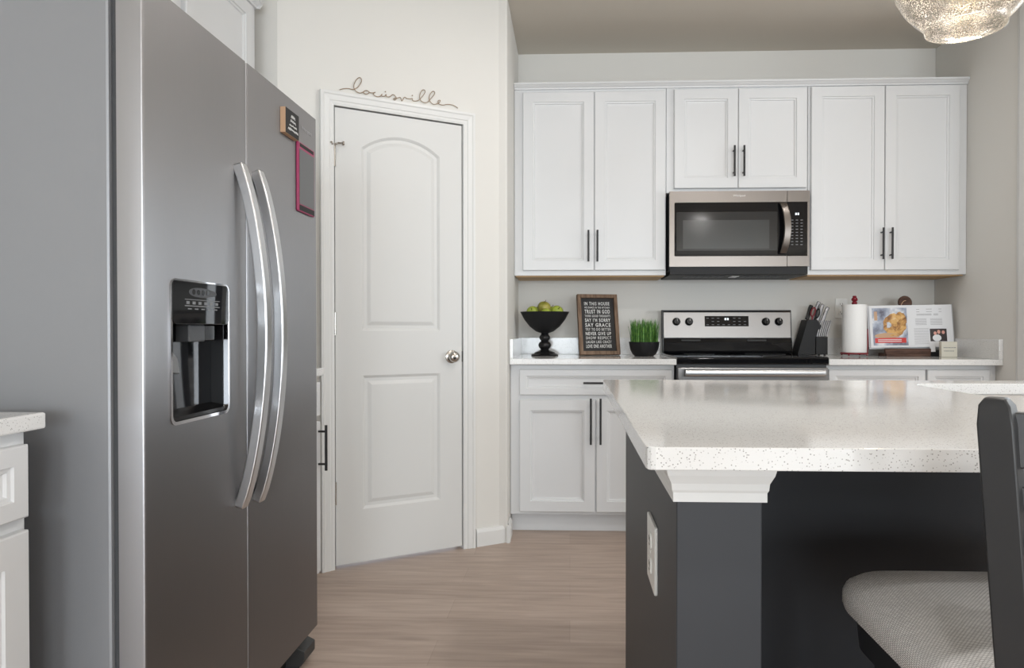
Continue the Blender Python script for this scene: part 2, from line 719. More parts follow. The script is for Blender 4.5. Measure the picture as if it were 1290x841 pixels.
# ------------------------------------------------------------------ key dimensions (metres; camera stands at x=0, y=0)
XL, XR, YB, ZC = -0.311, 2.154, 4.184, 2.718      # cooking alcove
XW = -1.62                                        # left wall
DA = R(30.67)                                     # pantry wall direction
P0 = Vector((-0.52, 3.323, 0))                    # latch side of the pantry door
DH = P0 - Vector((math.cos(DA), math.sin(DA), 0)) * 0.6   # hinge side
YC = 3.446                                        # corner of pantry wall and alcove
YR = 3.325                                        # end of the right stub wall
UPY = YB - 0.334                                  # front of the upper cabinets
BSY = YB - 0.60                                   # front of the base cabinets
CTY = YB - 0.66                                   # front of the back worktop

# ------------------------------------------------------------------ room shell
bm = BM(); box(bm, -1.75, 5.75, -8.5, 4.4, -0.1, 0); struct('floor', bm, 'floor', label='grey brown plank floor')
bm = BM(); box(bm, -1.75, 5.75, -8.5, 4.4, ZC, ZC + 0.1); struct('ceiling', bm, 'ceil', label='plain beige ceiling')
bm = BM(); box(bm, XL - 0.11, 2.9, YB, YB + 0.12, 0, ZC); box(bm, 2.9, 4.8, YB, YB + .12, 0, .85); box(bm, 2.9, 4.8, YB, YB + .12, 2.15, ZC); box(bm, 4.8, 5.75, YB, YB + .12, 0, ZC); struct('wall_back', bm, 'wall', label='pale wall behind the range')
bm = BM(); box(bm, XW - 0.12, XW, -8.5, 2.90, 0, ZC); struct('wall_left', bm, 'wall', label='wall behind the refrigerator')
bm = BM(); box(bm, XL - 0.11, XL, YC - 0.02, YB, 0, ZC)
struct('wall_alcove', bm, 'wall', bevel=0.008, label='return wall left of the upper cabinets')
bm = BM(); box(bm, XR, XR + 0.12, YR, YB, 0, ZC); struct('wall_right', bm, 'wall', bevel=0.008, label='stub wall right of the upper cabinets')
bm = BM(); box(bm, XW - 0.12, -1.24, 2.90, 3.0, 0, ZC); struct('wall_return', bm, 'wall', label='short wall between cabinets and pantry wall')


def holed_wall(name, plane, span, holes, thick):
    """wall made of pieces around rectangular holes. plane='x'/'y'"""
    b_ = BM()
    (a0, a1), c = span, thick
    cur = a0
    def piece(u0, u1, z0, z1):
        if plane == 'y':
            box(b_, u0, u1, c[0], c[1], z0, z1)
        else:
            box(b_, c[0], c[1], u0, u1, z0, z1)
    for h0, h1, z0, z1 in holes:
        piece(cur, h0, 0, ZC)
        piece(h0, h1, 0, z0)
        piece(h0, h1, z1, ZC)
        cur = h1
    piece(cur, a1, 0, ZC)
    return struct(name, b_, 'wall')


holed_wall('wall_rear', 'y', (-1.75, 5.75), [(-1.6, 1.2, 0.4, 2.3), (2.3, 4.5, 0.4, 2.3)], (-8.5, -8.38))
holed_wall('wall_dining', 'x', (-8.5, 4.4), [(-0.75, 1.85, 0.90, 2.2)], (5.62, 5.75))


def window(name, plane, c, a0, a1, z0, z1):
    b_ = BM()
    t = 0.05
    def bar(u0, u1, v0, v1):
        if plane == 'y':
            box(b_, u0, u1, c - 0.03, c + 0.03, v0, v1)
        else:
            box(b_, c - 0.03, c + 0.03, u0, u1, v0, v1)
    bar(a0, a1, z0, z0 + t); bar(a0, a1, z1 - t, z1); bar(a0, a0 + t, z0, z1); bar(a1 - t, a1, z0, z1)
    bar((a0 + a1) / 2 - 0.03, (a0 + a1) / 2 + 0.03, z0, z1)
    return struct(name, b_, 'trim')


window('window_1', 'y', -8.44, -1.6, 1.2, 0.4, 2.3)
window('window_2', 'y', -8.44, 2.3, 4.5, 0.4, 2.3)
window('window_3', 'x', 5.68, -0.75, 1.85, 0.90, 2.2)
window('window_added', 'y', YB + .06, 2.9, 4.8, .85, 2.15)  # unseen window added to frame the light for the refrigerator doors

bm = BM(); prism(bm, [(XR + .003, 3.326), (XR - .014, 3.326), (XR - .018, 3.34), (XR - .018, 3.385), (XR - .012, 3.404), (XR - .010, 3.412), (XR + .003, 3.412)], 0, ZC - .001, 'z')
struct('trim_5', bm, 'trim', label='white casing at the right edge')
# pantry wall (local x runs along the wall from the hinge side, local -y faces the room)
bm = BM()
T0, T1 = 0.003, 0.115
for a, b_, z0, z1 in ((-0.235, -0.012, 0, ZC), (0.612, 0.844, 0, ZC), (-0.012, 0.612, 2.054, ZC)):
    box(bm, a, b_, T0, T1, z0, z1)
wp = struct('wall_pantry', bm, 'wall', label='angled wall holding the white pantry door')
wp.location, wp.rotation_euler = DH, (0, 0, DA)
# jamb
bm = BM()
box(bm, -0.012, -0.003, 0.0, T1, 0, 2.054); box(bm, 0.603, 0.612, 0.0, T1, 0, 2.054); box(bm, -0.012, 0.612, 0.0, T1, 2.045, 2.054)
box(bm, -0.003, 0.012, 0.042, 0.06, 0, 2.045); box(bm, 0.588, 0.603, 0.042, 0.06, 0, 2.045); box(bm, 0.012, 0.588, 0.042, 0.06, 2.03, 2.045)
o = struct('trim_1', bm, 'trim', label='white door jamb'); o.location, o.rotation_euler = DH, (0, 0, DA)
# casing with stepped profile, mitred
bm = BM()
prof = [(0.0, T0), (0.0, -0.009), (0.010, -0.012), (0.020, -0.012), (0.024, -0.015), (0.046, -0.017), (0.052, -0.021), (0.064, -0.020), (0.066, -0.014), (0.066, T0)]
path = [(0.604, 0), (0.604, 2.045), (-0.004, 2.045), (-0.004, 0)]
dirs = [(1, 0), (1, 1), (-1, 1), (-1, 0)]
rings = [[bm.verts.new((p[0] + d[0] * o_ * .9, y, p[1] + d[1] * o_ * .9)) for o_, y in prof] for p, d in zip(path, dirs)]
for A, B in zip(rings, rings[1:]):
    for i in range(len(prof)):
        j = (i + 1) % len(prof)
        bm.faces.new((A[i], A[j], B[j], B[i]))
bm.faces.new(rings[0]); bm.faces.new(rings[-1][::-1])
o = struct('trim_2', bm, 'trim', label='white moulded casing around the pantry door'); o.location, o.rotation_euler = DH, (0, 0, DA)

# pantry door
dr = bpy.data.objects.new('door_1', None); COL.objects.link(dr)
dr['kind'] = 'structure'; dr['label'] = 'white two-panel arched pantry door'
dr.location, dr.rotation_euler = DH, (0, 0, DA)


def arch(x0, x1, z0, z1, rise, i, n=12):
    """panel outline inset by i; top edge is a circular arc"""
    c = x1 - x0
    rad = (c * c / 4 + rise * rise) / (2 * rise)
    cx, cz = (x0 + x1) / 2, z1 + rise - rad
    r_ = rad - i
    half = (c / 2 - i)
    a = math.asin(half / r_)
    pts = [(x0 + i, z0 + i), (x1 - i, z0 + i)]
    for k in range(n + 1):
        t = a - 2 * a * k / n
        pts.append((cx + r_ * math.sin(t), cz + r_ * math.cos(t)))
    return pts


bm = BM()
st1 = [(arch(.117, .487, 1.040, 1.862, .068, i), d) for i, d in ((0, 0), (.006, .004), (.012, .009), (.026, .009), (.040, .003), (.044, .002))]
st2 = [(rect(.119 + i, .487 - i, .238 + i, .840 - i), d) for i, d in ((0, 0), (.006, .004), (.012, .009), (.026, .009), (.040, .003), (.044, .002))]
panel_front(bm, .598, 2.026, .036, [[(p, d) for p, d in st1], [(p, d) for p, d in st2]], x0=0.001, z0=0.016 - 0.016 + 0.014, edge=.002)
for v in bm.verts:
    v.co.y += 0.036
    v.co.z -= 0.0
o = obj('slab', bm, 'door', dr)
# knob
kn = BM()
prof = [(0.0, 0.052), (0.012, 0.0515), (0.022, 0.047), (0.0265, 0.039), (0.0255, 0.031), (0.017, 0.024), (0.011, 0.02), (0.011, 0.008), (0.026, 0.007), (0.031, 0.004), (0.032, 0.0)]
lathe(kn, prof[::-1], mtx=Matrix.Translation((0.546, 0.0, 0.931)) @ Matrix.Rotation(R(90), 4, 'X'))
obj('door_knob', kn, 'nickel', dr, smooth=True)
for zc in (1.828, 1.086, 0.337):
    hb = BM()
    lathe(hb, [(.0055, -.05), (.0055, .05)], c=(-0.001, -0.005, zc), seg=10)
    box(hb, -.001, .003, -.003, .001, zc - .045, zc + .045)
    hg = obj('hinge', hb, 'nickel', dr, smooth=True)
    if zc > 1.8:
        sb = BM()
        tube(sb, [(-0.001, -0.006, zc + .047), (0.01, -0.03, zc + .047), (0.026, -0.034, zc + .047)], .0045, 8)
        lathe(sb, [(.010, 0), (.010, .008)], seg=12, mtx=Matrix.Translation((.026, -.034, zc + .047)) @ Matrix.Rotation(R(90), 4, 'Y'))
        lathe(sb, [(.009, .0), (.009, .008)], seg=12, mtx=Matrix.Translation((-.018, -.008, zc + .047)) @ Matrix.Rotation(R(60), 4, 'Y'))
        obj('door_stop', sb, 'nickel', hg, smooth=True)
sp = BM(); box(sb := sp, .598, .602, -.001, .003, .905, .957); obj('strike_plate', sp, 'slot', dr)

# baseboards
def baseboard(name, L_, loc, rz):
    b_ = BM()
    prism(b_, [(0.003, 0), (-0.013, 0), (-0.013, 0.068), (-0.009, 0.080), (-0.006, 0.086), (0.003, 0.086)], 0, L_, 'x')
    for v in b_.verts:
        pass
    q = struct(name, b_, 'trim')
    q.location, q.rotation_euler = loc, (0, 0, rz)
    return q


cs, sn = math.cos(DA), math.sin(DA)
e1 = P0 + Vector((cs, sn, 0)) * 0.071
baseboard('baseboard_pantry', 0.182, (e1.x, e1.y, 0), DA)
baseboard('baseboard_alcove', 0.15, (XL, YC - 0.028, 0), R(90))
e2 = DH - Vector((cs, sn, 0)) * 0.235
baseboard('baseboard_corner', 0.162, (e2.x, e2.y, 0), DA)


# ------------------------------------------------------------------ cabinets
def bar_pull(parent, x, z, L_, vertical=True, yf=-0.019, name='handle'):
    """matt black bar pull centred at x, z on a front at y=yf"""
    b_ = BM()
    r = 0.0055
    d = yf - 0.030
    if vertical:
        tube(b_, [(x, d, z - L_ / 2), (x, d, z + L_ / 2)], r, 10)
        for s in (-1, 1):
            tube(b_, [(x, yf + 0.001, z + s * L_ * .36), (x, d, z + s * L_ * .36)], 0.0042, 8)
    else:
        tube(b_, [(x - L_ / 2, d, z), (x + L_ / 2, d, z)], r, 10)
        for s in (-1, 1):
            tube(b_, [(x + s * L_ * .36, yf + 0.001, z), (x + s * L_ * .36, d, z)], 0.0042, 8)
    return obj(name, b_, 'black', parent, smooth=True)


def cabinet(label, x0, x1, z0, z1, depth, origin, rz, doors, drawers=(), toe=None, underside=False, cat='cabinet', name='wall_cabinet'):
    """front of the face frame at local y=0, body behind. doors: (x0,x1,z0,z1,handle_x,handle_zc,L)"""
    t = thing(name, label, cat, origin, rz)
    b_ = BM()
    if toe:
        box(b_, x0, x1, 0, depth, z0 + toe, z1)
        box(b_, x0 + .0, x1 - .0, 0.06, depth, z0, z0 + toe)
    else:
        box(b_, x0, x1, 0, depth, z0, z1)
    obj('carcass', b_, 'cab', t, bevel=.0015)
    if underside:
        b_ = BM(); box(b_, x0 + .006, x1 - .006, 0.02, depth - .004, z0 - .006, z0 + .004)
        obj('underside', b_, 'maple', t)
    for d in doors:
        b_ = BM()
        panel_front(b_, d[1] - d[0], d[3] - d[2], .019, [cab_stack(d[1] - d[0], d[3] - d[2], .055)], x0=d[0], z0=d[2])
        q = obj('door', b_, 'cab', t)
        if d[4] is not None:
            bar_pull(q, d[4], d[5], d[6])
    for d in drawers:
        b_ = BM()
        panel_front(b_, d[1] - d[0], d[3] - d[2], .019, [cab_stack(d[1] - d[0], d[3] - d[2], .034)], x0=d[0], z0=d[2])
        q = obj('drawer', b_, 'cab', t)
        if d[4]:
            bar_pull(q, (d[0] + d[1]) / 2, (d[2] + d[3]) / 2 - .002, d[4], False)
    return t


BF = (0, UPY, 0)
D0 = 0.333
cabinet('white two-door upper cabinet left of the microwave', XL + .002, .5285, 1.360, 2.40, D0 - .002, BF, 0,
        [(-.261, .1315, 1.387, 2.370, .101, 1.519, .172), (.1355, .524, 1.387, 2.370, .150, 1.519, .172)], underside=True)
cabinet('short white two-door cabinet directly above the microwave', .5305, 1.2985, 1.812, 2.40, D0 - .002, BF, 0,
        [(.5715, .918, 1.834, 2.377, .893, 1.976, .166), (.921, 1.290, 1.834, 2.377, .945, 1.976, .166)])
cabinet('white two-door upper cabinet right of the microwave', 1.3005, XR - .002, 1.360, 2.40, D0 - .002, BF, 0,
        [(1.3135, 1.7065, 1.384, 2.382, 1.689, 1.525, .170), (1.7105, 2.1055, 1.384, 2.382, 1.737, 1.525, .170)], underside=True)
BB = (0, BSY, 0)
cabinet('white base cabinet with one wide drawer left of the range', XL + .002, .536, 0, .878, .598, BB, 0,
        [(-.2605, .1287, .118, .698, .1065, .590, .236), (.1355, .524, .118, .698, .156, .590, .236)],
        [(-.2605, .524, .722, .855, .128)], toe=.102, name='base_cabinet')
cabinet('white base cabinet right of the range behind the island', 1.3035, XR - .002, 0, .878, .598, BB, 0,
        [(1.314, 1.795, .118, .698, 1.76, .59, .236), (1.806, 2.116, .118, .698, 1.84, .59, .236)],
        [(1.314, 1.795, .722, .858, .128), (1.806, 2.116, .722, .858, .128)], toe=.102, name='base_cabinet')

# crown moulding above the upper cabinets
bm = BM()
prof = [(0.0, 2.388), (-.010, 2.388), (-.012, 2.395), (-.018, 2.400), (-.026, 2.409), (-.030, 2.411), (-.030, 2.420), (0.0, 2.420)]
prism(bm, [(UPY + a, z) for a, z in prof], XL + .002, XR - .002, 'x')
struct('trim_3', bm, 'cab', label='white crown moulding on the upper cabinets')

# left wall cabinets: local x = +y world, local -y = +x world
LW = R(90)
XB = -0.985
cabinet('white base cabinet at the far left beside the refrigerator', -1.2, 1.2115, 0, .880, XB - XW - .002, (XB, 0, 0), LW,
        [(-.35, .42, .12, .705, .385, .58, .17), (.43, 1.2, .12, .705, .47, .58, .17)],
        [(.43, 1.2, .728, .858, .16), (-.35, .42, .728, .858, .16)], toe=.10, name='base_cabinet')
cabinet('narrow white base cabinet between refrigerator and pantry door', 2.235, 2.665, 0, .880, XB - XW - .002, (XB - .004, 0, 0), LW,
        [(2.245, 2.655, .12, .705, 2.632, .605, .175)], [(2.245, 2.655, .728, .858, .13)], toe=.10, name='base_cabinet')
UX = -1.305
cabinet('white upper cabinet high on the left wall past the refrigerator', 2.262, 2.83, 1.36, 2.40, UX - XW - .002, (UX, 0, 0), LW,
        [(2.285, 2.772, 1.385, 2.372, None, 0, 0)], underside=True)
cabinet('white cabinet over the top of the refrigerator', 1.30, 2.26, 1.83, 2.40, UX - XW - .002, (UX, 0, 0), LW,
        [(1.32, 1.77, 1.85, 2.372, 1.74, 1.95, .16), (1.775, 2.235, 1.85, 2.372, 1.80, 1.95, .16)])
bm = BM()
prism(bm, [(UX - a, z) for a, z in prof], 1.30, 2.83, 'y')
prism(bm, [(2.83 - a, z) for a, z in prof], XW + .002, UX + .02, 'x')
struct('trim_4', bm, 'cab', label='white crown moulding above the left cabinets')


# ------------------------------------------------------------------ worktops
def slab(outer, holes, z0, z1, name, label, cat='countertop'):
    b_ = BM()
    T = [[b_.verts.new((x, y, z1)) for x, y in lp] for lp in [outer] + holes]
    fill_holes(b_, T)
    Bt = [[b_.verts.new((x, y, z0)) for x, y in lp] for lp in [outer] + holes]
    fill_holes(b_, Bt)
    for a, b in zip(T, Bt):
        bridge(b_, a, b)
    return b_


t = thing('countertop', 'white quartz worktop with the sign and fruit bowl, left of the range', 'countertop', (XL, CTY, .881))
bm = BM(); box(bm, .001, .5395 - XL, 0, .656, 0, .030); obj('worktop', bm, 'quartz', t, bevel=.003)
bm = BM(); box(bm, .001, .5395 - XL, .638, .657, .030, .130); obj('backsplash', bm, 'quartz', t, bevel=.0015)
bm = BM(); box(bm, .001, .020, .0, .637, .030, .130); obj('side_splash', bm, 'quartz', t, bevel=.0015)
t = thing('countertop', 'white quartz worktop with the knives and cookbook, right of the range', 'countertop', (1.2995, CTY, .881))
W_ = XR - 1.2995
bm = BM(); box(bm, 0.0, W_ - .001, 0, .656, 0, .030); obj('worktop', bm, 'quartz', t, bevel=.003)
bm = BM(); box(bm, 0.0, W_ - .001, .638, .657, .030, .130); obj('backsplash', bm, 'quartz', t, bevel=.0015)
bm = BM(); box(bm, W_ - .021, W_ - .001, .0, .637, .030, .130); obj('side_splash', bm, 'quartz', t, bevel=.0015)
bm = BM(); box(bm, XW + .002, -.962, -1.2, 1.236, .881, .911)
tag(obj('countertop', bm, 'quartz', bevel=.004), 'white quartz worktop at the left edge beside the refrigerator', 'countertop')
bm = BM(); box(bm, XW + .002, -.968, 2.235, 2.690, .881, .911)
tag(obj('countertop', bm, 'quartz', bevel=.004), 'small white worktop between refrigerator and pantry door', 'countertop')

# ------------------------------------------------------------------ island
IX0, IX1, IY0, IY1 = .099, 2.02, .897, 2.085
SX = .161
out = rrect(IX0, IX1, IY0, IY1, .012, 3)
hole = rrect(.945, 1.68, 1.60, 1.974, .07, 6)
bm = slab(out, [hole[::-1]], .881, .911, 'countertop', '')
tag(obj('countertop', bm, 'quartz', bevel=.003), 'large white speckled quartz island worktop with a sink cutout', 'countertop')

t = thing('sink', 'stainless undermount sink set into the island worktop', 'sink', (1.3125, 1.806, .881))
bm = BM()
def ring(r0, z):
    return [bm.verts.new((x - 1.3125, y - 1.806, z)) for x, y in rrect(.945 - r0, 1.68 + r0, 1.60 - r0, 1.974 + r0, .07, 6)]
A = [ring(.016, -.002), ring(.004, -.002), ring(.0, -.012), ring(-.006, -.17), ring(-.03, -.195)]
for a, b in zip(A, A[1:]):
    bridge(bm, a, b)
bm.faces.new(A[-1])
o = obj('basin', bm, 'handle_steel', t, smooth=True)
sm = o.modifiers.new('thick', 'SOLIDIFY'); sm.thickness = .002; sm.offset = -1
bm = BM(); lathe(bm, [(.045, 0), (.045, .004), (.03, .005), (.026, .001), (.0, .0)], c=(0, 0, -.194)); obj('drain', bm, 'chrome', t, smooth=True)

t = thing('kitchen_island', 'dark grey island base under the white quartz top', 'island', (SX, 1.05, 0))
X = lambda v: v - SX
Y = lambda v: v - 1.05
bm = BM(); box(bm, 0, .128, 0, .352, 0, .8795); obj('end_post', bm, 'gray_panel', t, bevel=.002)
bm = BM(); box(bm, 0.001, .018, .3525, Y(2.012), 0, .8795); obj('end_panel', bm, 'gray_panel', t, bevel=.001)
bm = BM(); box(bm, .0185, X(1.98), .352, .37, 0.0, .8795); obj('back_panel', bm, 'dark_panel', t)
bm = BM()
for a in ((.0185, X(.88)), (X(1.72), X(1.98))):
    box(bm, a[0], a[1], .371, Y(2.0), .10, .8795)
box(bm, X(.88), X(1.72), .371, Y(2.0), .10, .66)
box(bm, .0185, X(1.98), .371, Y(1.95), 0, .10)
obj('cabinet_body', bm, 'gray_panel', t)
for k, (a, b_) in enumerate(((.185, .53), (.54, .88), (.90, 1.29), (1.30, 1.69), (1.71, 1.975))):
    bm = BM()
    panel_front(bm, b_ - a, .72, .019, [cab_stack(b_ - a, .72, .055)], x0=0, z0=0)
    bmesh.ops.transform(bm, matrix=Matrix.Translation((X(b_), Y(2.0), .13)) @ Matrix.Rotation(PI, 4, 'Z'), verts=bm.verts[:])
    q = obj('door', bm, 'gray_panel', t)
# white moulding wrapped round the top of the post
bm = BM()
prof = [(.000, .804), (.006, .804), (.006, .818), (.008, .822), (.009, .832), (.015, .845), (.019, .862), (.019, .868), (.024, .872), (.024, .8797), (.000, .8797)]
corn = [((.001, .3515), (-1, 0)), ((.0, .0), (-1, -1)), ((.128, .0), (1, -1)), ((.128, .3515), (1, 0))]
rings = [[bm.verts.new((p[0] + d[0] * a * (1 if d[0] > 0 else 1.0), p[1] + d[1] * a, z)) for a, z in prof] for p, d in corn]
for A, B in zip(rings, rings[1:]):
    for i in range(len(prof)):
        j = (i + 1) % len(prof)
        bm.faces.new((A[i], A[j], B[j], B[i]))
bm.faces.new(rings[0]); bm.faces.new(rings[-1][::-1])
tag(obj('post_moulding', bm, 'trim', t), 'white crown moulding under the worktop')


def outlet(label, loc, rz, w_=.072, h_=.117, plug=False):
    """duplex outlet plate; plate back at local y=0, face -y"""
    q = thing('power_outlet', label, 'outlet', loc, rz)
    b_ = BM(); prism(b_, rrect(-w_ / 2, w_ / 2, -h_ / 2, h_ / 2, .006, 3), -.006, 0, 'y'); obj('cover_plate', b_, 'white_plastic', q, bevel=.0015)
    for s in (-1, 1):
        b_ = BM(); prism(b_, rrect(-.017, .017, s * .024 - .015, s * .024 + .015, .008, 4), -.0085, -.005, 'y')
        r_ = obj('receptacle', b_, 'white_plastic', q)
        b_ = BM()
        for sx in (-.007, .006):
            box(b_, sx - .0012, sx + .0012, -.0089, -.0080, s * .024 - .002, s * .024 + .007)
        lathe(b_, [(.0028, 0), (.0028, .0009)], seg=10, mtx=Matrix.Translation((0, -.008, s * .024 - .008)) @ Matrix.Rotation(R(90), 4, 'X'))
        obj('slots', b_, 'slot', r_)
    b_ = BM(); lathe(b_, [(.003, 0), (.003, .0015)], seg=12, mtx=Matrix.Translation((0, -.0055, 0)) @ Matrix.Rotation(R(90), 4, 'X')); obj('screw', b_, 'white_plastic', q)
    return q


outlet('white outlet plate on the end of the grey island', (SX - .0003, 1.33, .636), R(-90), .122, .126)
outlet('white wall outlet behind the paper towel roll', (1.612, YB - .0003, 1.185), 0)

# ------------------------------------------------------------------ refrigerator
FX, FY0, FY1, FZ = -.819, 1.303, 2.211, 1.7375
SPLIT = 1.7285
t = thing('refrigerator', 'tall stainless side-by-side refrigerator with two curved handles', 'refrigerator', (-1.2, 1.757, 0))
fx, fy = lambda v: v + 1.2, lambda v: v - 1.757
bm = BM(); box(bm, fx(-1.59), fx(-.888), fy(1.306), fy(2.208), .03, 1.722); obj('body', bm, 'fridge_side', t, bevel=.006)
bm = BM(); box(bm, fx(-.889), fx(-.873), fy(1.315), fy(2.2), .10, 1.725); obj('door_gasket', bm, 'gasket', t)


def fridge_door(y0, y1, name, holes):
    b_ = BM()
    z0, z1 = .105, FZ
    n = 6
    xb, xf = fx(-.872), fx(FX)
    r = .005
    # plan outline with rounded front corners, gently crowned front
    plan = [(xb, y0), (xf - r, y0)]
    for i in range(1, 4):
        a = R(90 * i / 3)
        plan.append((xf - r + r * math.sin(a), y0 + r - r * math.cos(a)))
    for i in range(0, 3):
        a = R(90 * i / 3)
        plan.append((xf - r + r * math.cos(a), y1 - r + r * math.sin(a)))
    plan += [(xf - r, y1), (xb, y1)]
    V = [[b_.verts.new((x, y, z)) for x, y in plan] for z in (z0, z1)]
    m_ = len(plan)
    fi = 4                                    # the flat front face runs between plan[4] and plan[5]
    for i in range(m_):
        if i == fi and holes:
            continue
        j = (i + 1) % m_
        b_.faces.new((V[0][i], V[0][j], V[1][j], V[1][i]))
    b_.faces.new(V[0][::-1]); b_.faces.new(V[1])
    if holes:
        outer = [V[0][fi], V[0][fi + 1], V[1][fi + 1], V[1][fi]]
        hl = []
        for h in holes:
            a = [b_.verts.new((xf, y, z)) for y, z in h]
            c = [b_.verts.new((xb + .012, y, z)) for y, z in h]
            bridge(b_, a, c)
            b_.faces.new(c)
            hl.append(a)
        fill_holes(b_, [outer] + hl)
    q = obj(name, b_, 'fridge', t, smooth=True)
    q.data.materials.append(M['door_edge'])
    for f_ in q.data.polygons:
        if abs(f_.normal.y) > .9:
            f_.material_index = 1
    return q


DY0, DY1, DZ0, DZ1 = fy(1.386), fy(1.630), .8635, 1.1685
hole = rrect(DY0 + .006, DY1 - .006, DZ0 + .006, DZ1 - .006, .016, 4)
fd = fridge_door(fy(FY0), fy(SPLIT - .003), 'freezer_door', [hole])
rd = fridge_door(fy(SPLIT + .003), fy(FY1), 'door', [])
bm = BM(); box(bm, fx(-.886), fx(-.84), fy(SPLIT - .004), fy(SPLIT + .004), .11, FZ - .01); obj('door_seam', bm, 'handle_steel', t)

# water and ice dispenser
def fr(b_, pts_o, pts_i, x0, x1):
    """frame between outlines in the y-z plane"""
    ao = [b_.verts.new((x1, y, z)) for y, z in pts_o]; ai = [b_.verts.new((x1, y, z)) for y, z in pts_i]
    bo = [b_.verts.new((x0, y, z)) for y, z in pts_o]; bi = [b_.verts.new((x0, y, z)) for y, z in pts_i]
    bridge(b_, ao, ai); bridge(b_, ao, bo); bridge(b_, ai, bi); bridge(b_, bo, bi)


xf = fx(FX)
bm = BM()
fr(bm, rrect(DY0, DY1, DZ0, DZ1, .018, 4), rrect(DY0 + .007, DY1 - .007, DZ0 + .007, DZ1 - .007, .014, 4), xf - .008, xf + .003)
dp = obj('water_dispenser', bm, 'chrome', fd, smooth=True)
bm = BM(); prism(bm, rrect(DY0 + .004, DY1 - .004, 1.073, DZ1 - .003, .013, 4), xf - .03, xf + .004, 'x'); obj('control_panel', bm, 'blackglass', dp, bevel=.002)
bm = BM()
prism(bm, rrect(DY0 + .008, DY1 - .008, DZ0 + .008, 1.08, .012, 4), xf - .0399, xf - .0385, 'x')
obj('recess_back', bm, 'blackglass', dp)
bm = BM()
fr(bm, rrect(DY0 + .0061, DY1 - .0061, DZ0 + .0061, DZ1 - .0061, .016, 4), rrect(DY0 + .0085, DY1 - .0085, DZ0 + .0085, DZ1 - .0085, .014, 4), xf - .0383, xf - .0085)
obj('recess_liner', bm, 'blackplastic', dp, smooth=True)
bm = BM()
prism(bm, [(xf - .0385, DZ0 + .008), (xf - .001, DZ0 + .008), (xf - .001, DZ0 + .016), (xf - .0385, DZ0 + .026)], DY0 + .012, DY1 - .012, 'y')
obj('drip_tray', bm, 'blackplastic', dp)
bm = BM(); box(bm, xf - .0385, xf - .006, DY0 + .085, DY0 + .150, 1.035, 1.073); obj('ice_chute', bm, 'gasket', dp, bevel=.003)
bm = BM(); box(bm, xf - .038, xf - .012, DY0 + .151, DY0 + .205, 1.037, 1.073); obj('nozzle', bm, 'blackplastic', dp, bevel=.003)
bm = BM(); prism(bm, [(DY0 + .03, .972), (DY0 + .075, .966), (DY0 + .066, 1.0), (DY0 + .04, 1.022), (DY0 + .03, 1.02)], xf - .038, xf - .020, 'x'); obj('paddle', bm, 'ink_mid', dp, bevel=.003)
bm = BM()
box(bm, xf + .0038, xf + .0046, DY0 + .050, DY0 + .195, 1.112, 1.114)
box(bm, xf + .0038, xf + .0046, DY0 + .050, DY0 + .195, 1.126, 1.1275)
for k in range(6):
    y_ = DY0 + .056 + k * .024
    box(bm, xf + .0038, xf + .0046, y_, y_ + .012, 1.1165, 1.123)
for k in range(5):
    y_ = DY0 + .062 + k * .027
    box(bm, xf + .0038, xf + .0046, y_, y_ + .014, 1.1055, 1.108)
obj('button_marks', bm, 'ink_mid', dp)
bm = BM()
pts = [(DY0 + .115 + .058 * math.cos(a) * (1 + .15 * math.cos(a)), 1.143 + .0105 * math.sin(a)) for a in [2 * PI * i / 24 for i in range(24)]]
prism(bm, pts, xf + .0038, xf + .0045, 'x'); obj('display_window', bm, 'gasket', dp)
bm = BM()
for y_ in (.085, .104, .123, .142):
    prism(bm, [(DY0 + y_ + .006 * math.cos(a), 1.1435 + .006 * math.sin(a)) for a in [2 * PI * i / 10 for i in range(10)]], xf + .0044, xf + .0052, 'x')
obj('display_icons', bm, 'blackplastic', dp)


def fridge_handle(y, z0, z1, door, mirror):
    b_ = BM()
    n = 26
    pts, wv, tv = [], [], []
    bow = .062
    for i in range(n + 1):
        s = i / n
        z = z0 + (z1 - z0) * s
        d = bow * (1 - (2 * s - 1) ** 2) ** 0.85
        x = xf + .006 + d
        dx = 1e-3
        pts.append((x, y, z))
    P_ = [Vector(p) for p in pts]
    for i in range(n + 1):
        tn = (P_[min(i + 1, n)] - P_[max(i - 1, 0)]).normalized()
        wv.append(Vector((0, .0155, 0)))
        tv.append(tn.cross(Vector((0, 1, 0))).normalized() * .0125)
    sweep_rect(b_, pts, wv, tv)
    for z in (z0 + .012, z1 - .012):
        box(b_, xf - .001, xf + .014, y - .012, y + .012, z - .012, z + .012)
    return obj('handle', b_, 'handle_steel', door, bevel=.0035, seg=3, smooth=True)


fridge_handle(fy(1.676), .625, 1.467, fd, 1)
fridge_handle(fy(1.772), .617, 1.471, rd, -1)
# small raised badge
bm = text_mesh('Whirlpool', .085, .016, .0012)
bmesh.ops.transform(bm, matrix=Matrix.Translation((xf + .0004, fy(2.125), 1.676)) @ Matrix.Rotation(R(90), 4, 'Z'), verts=bm.verts[:])
obj('badge', bm, 'chrome', rd)
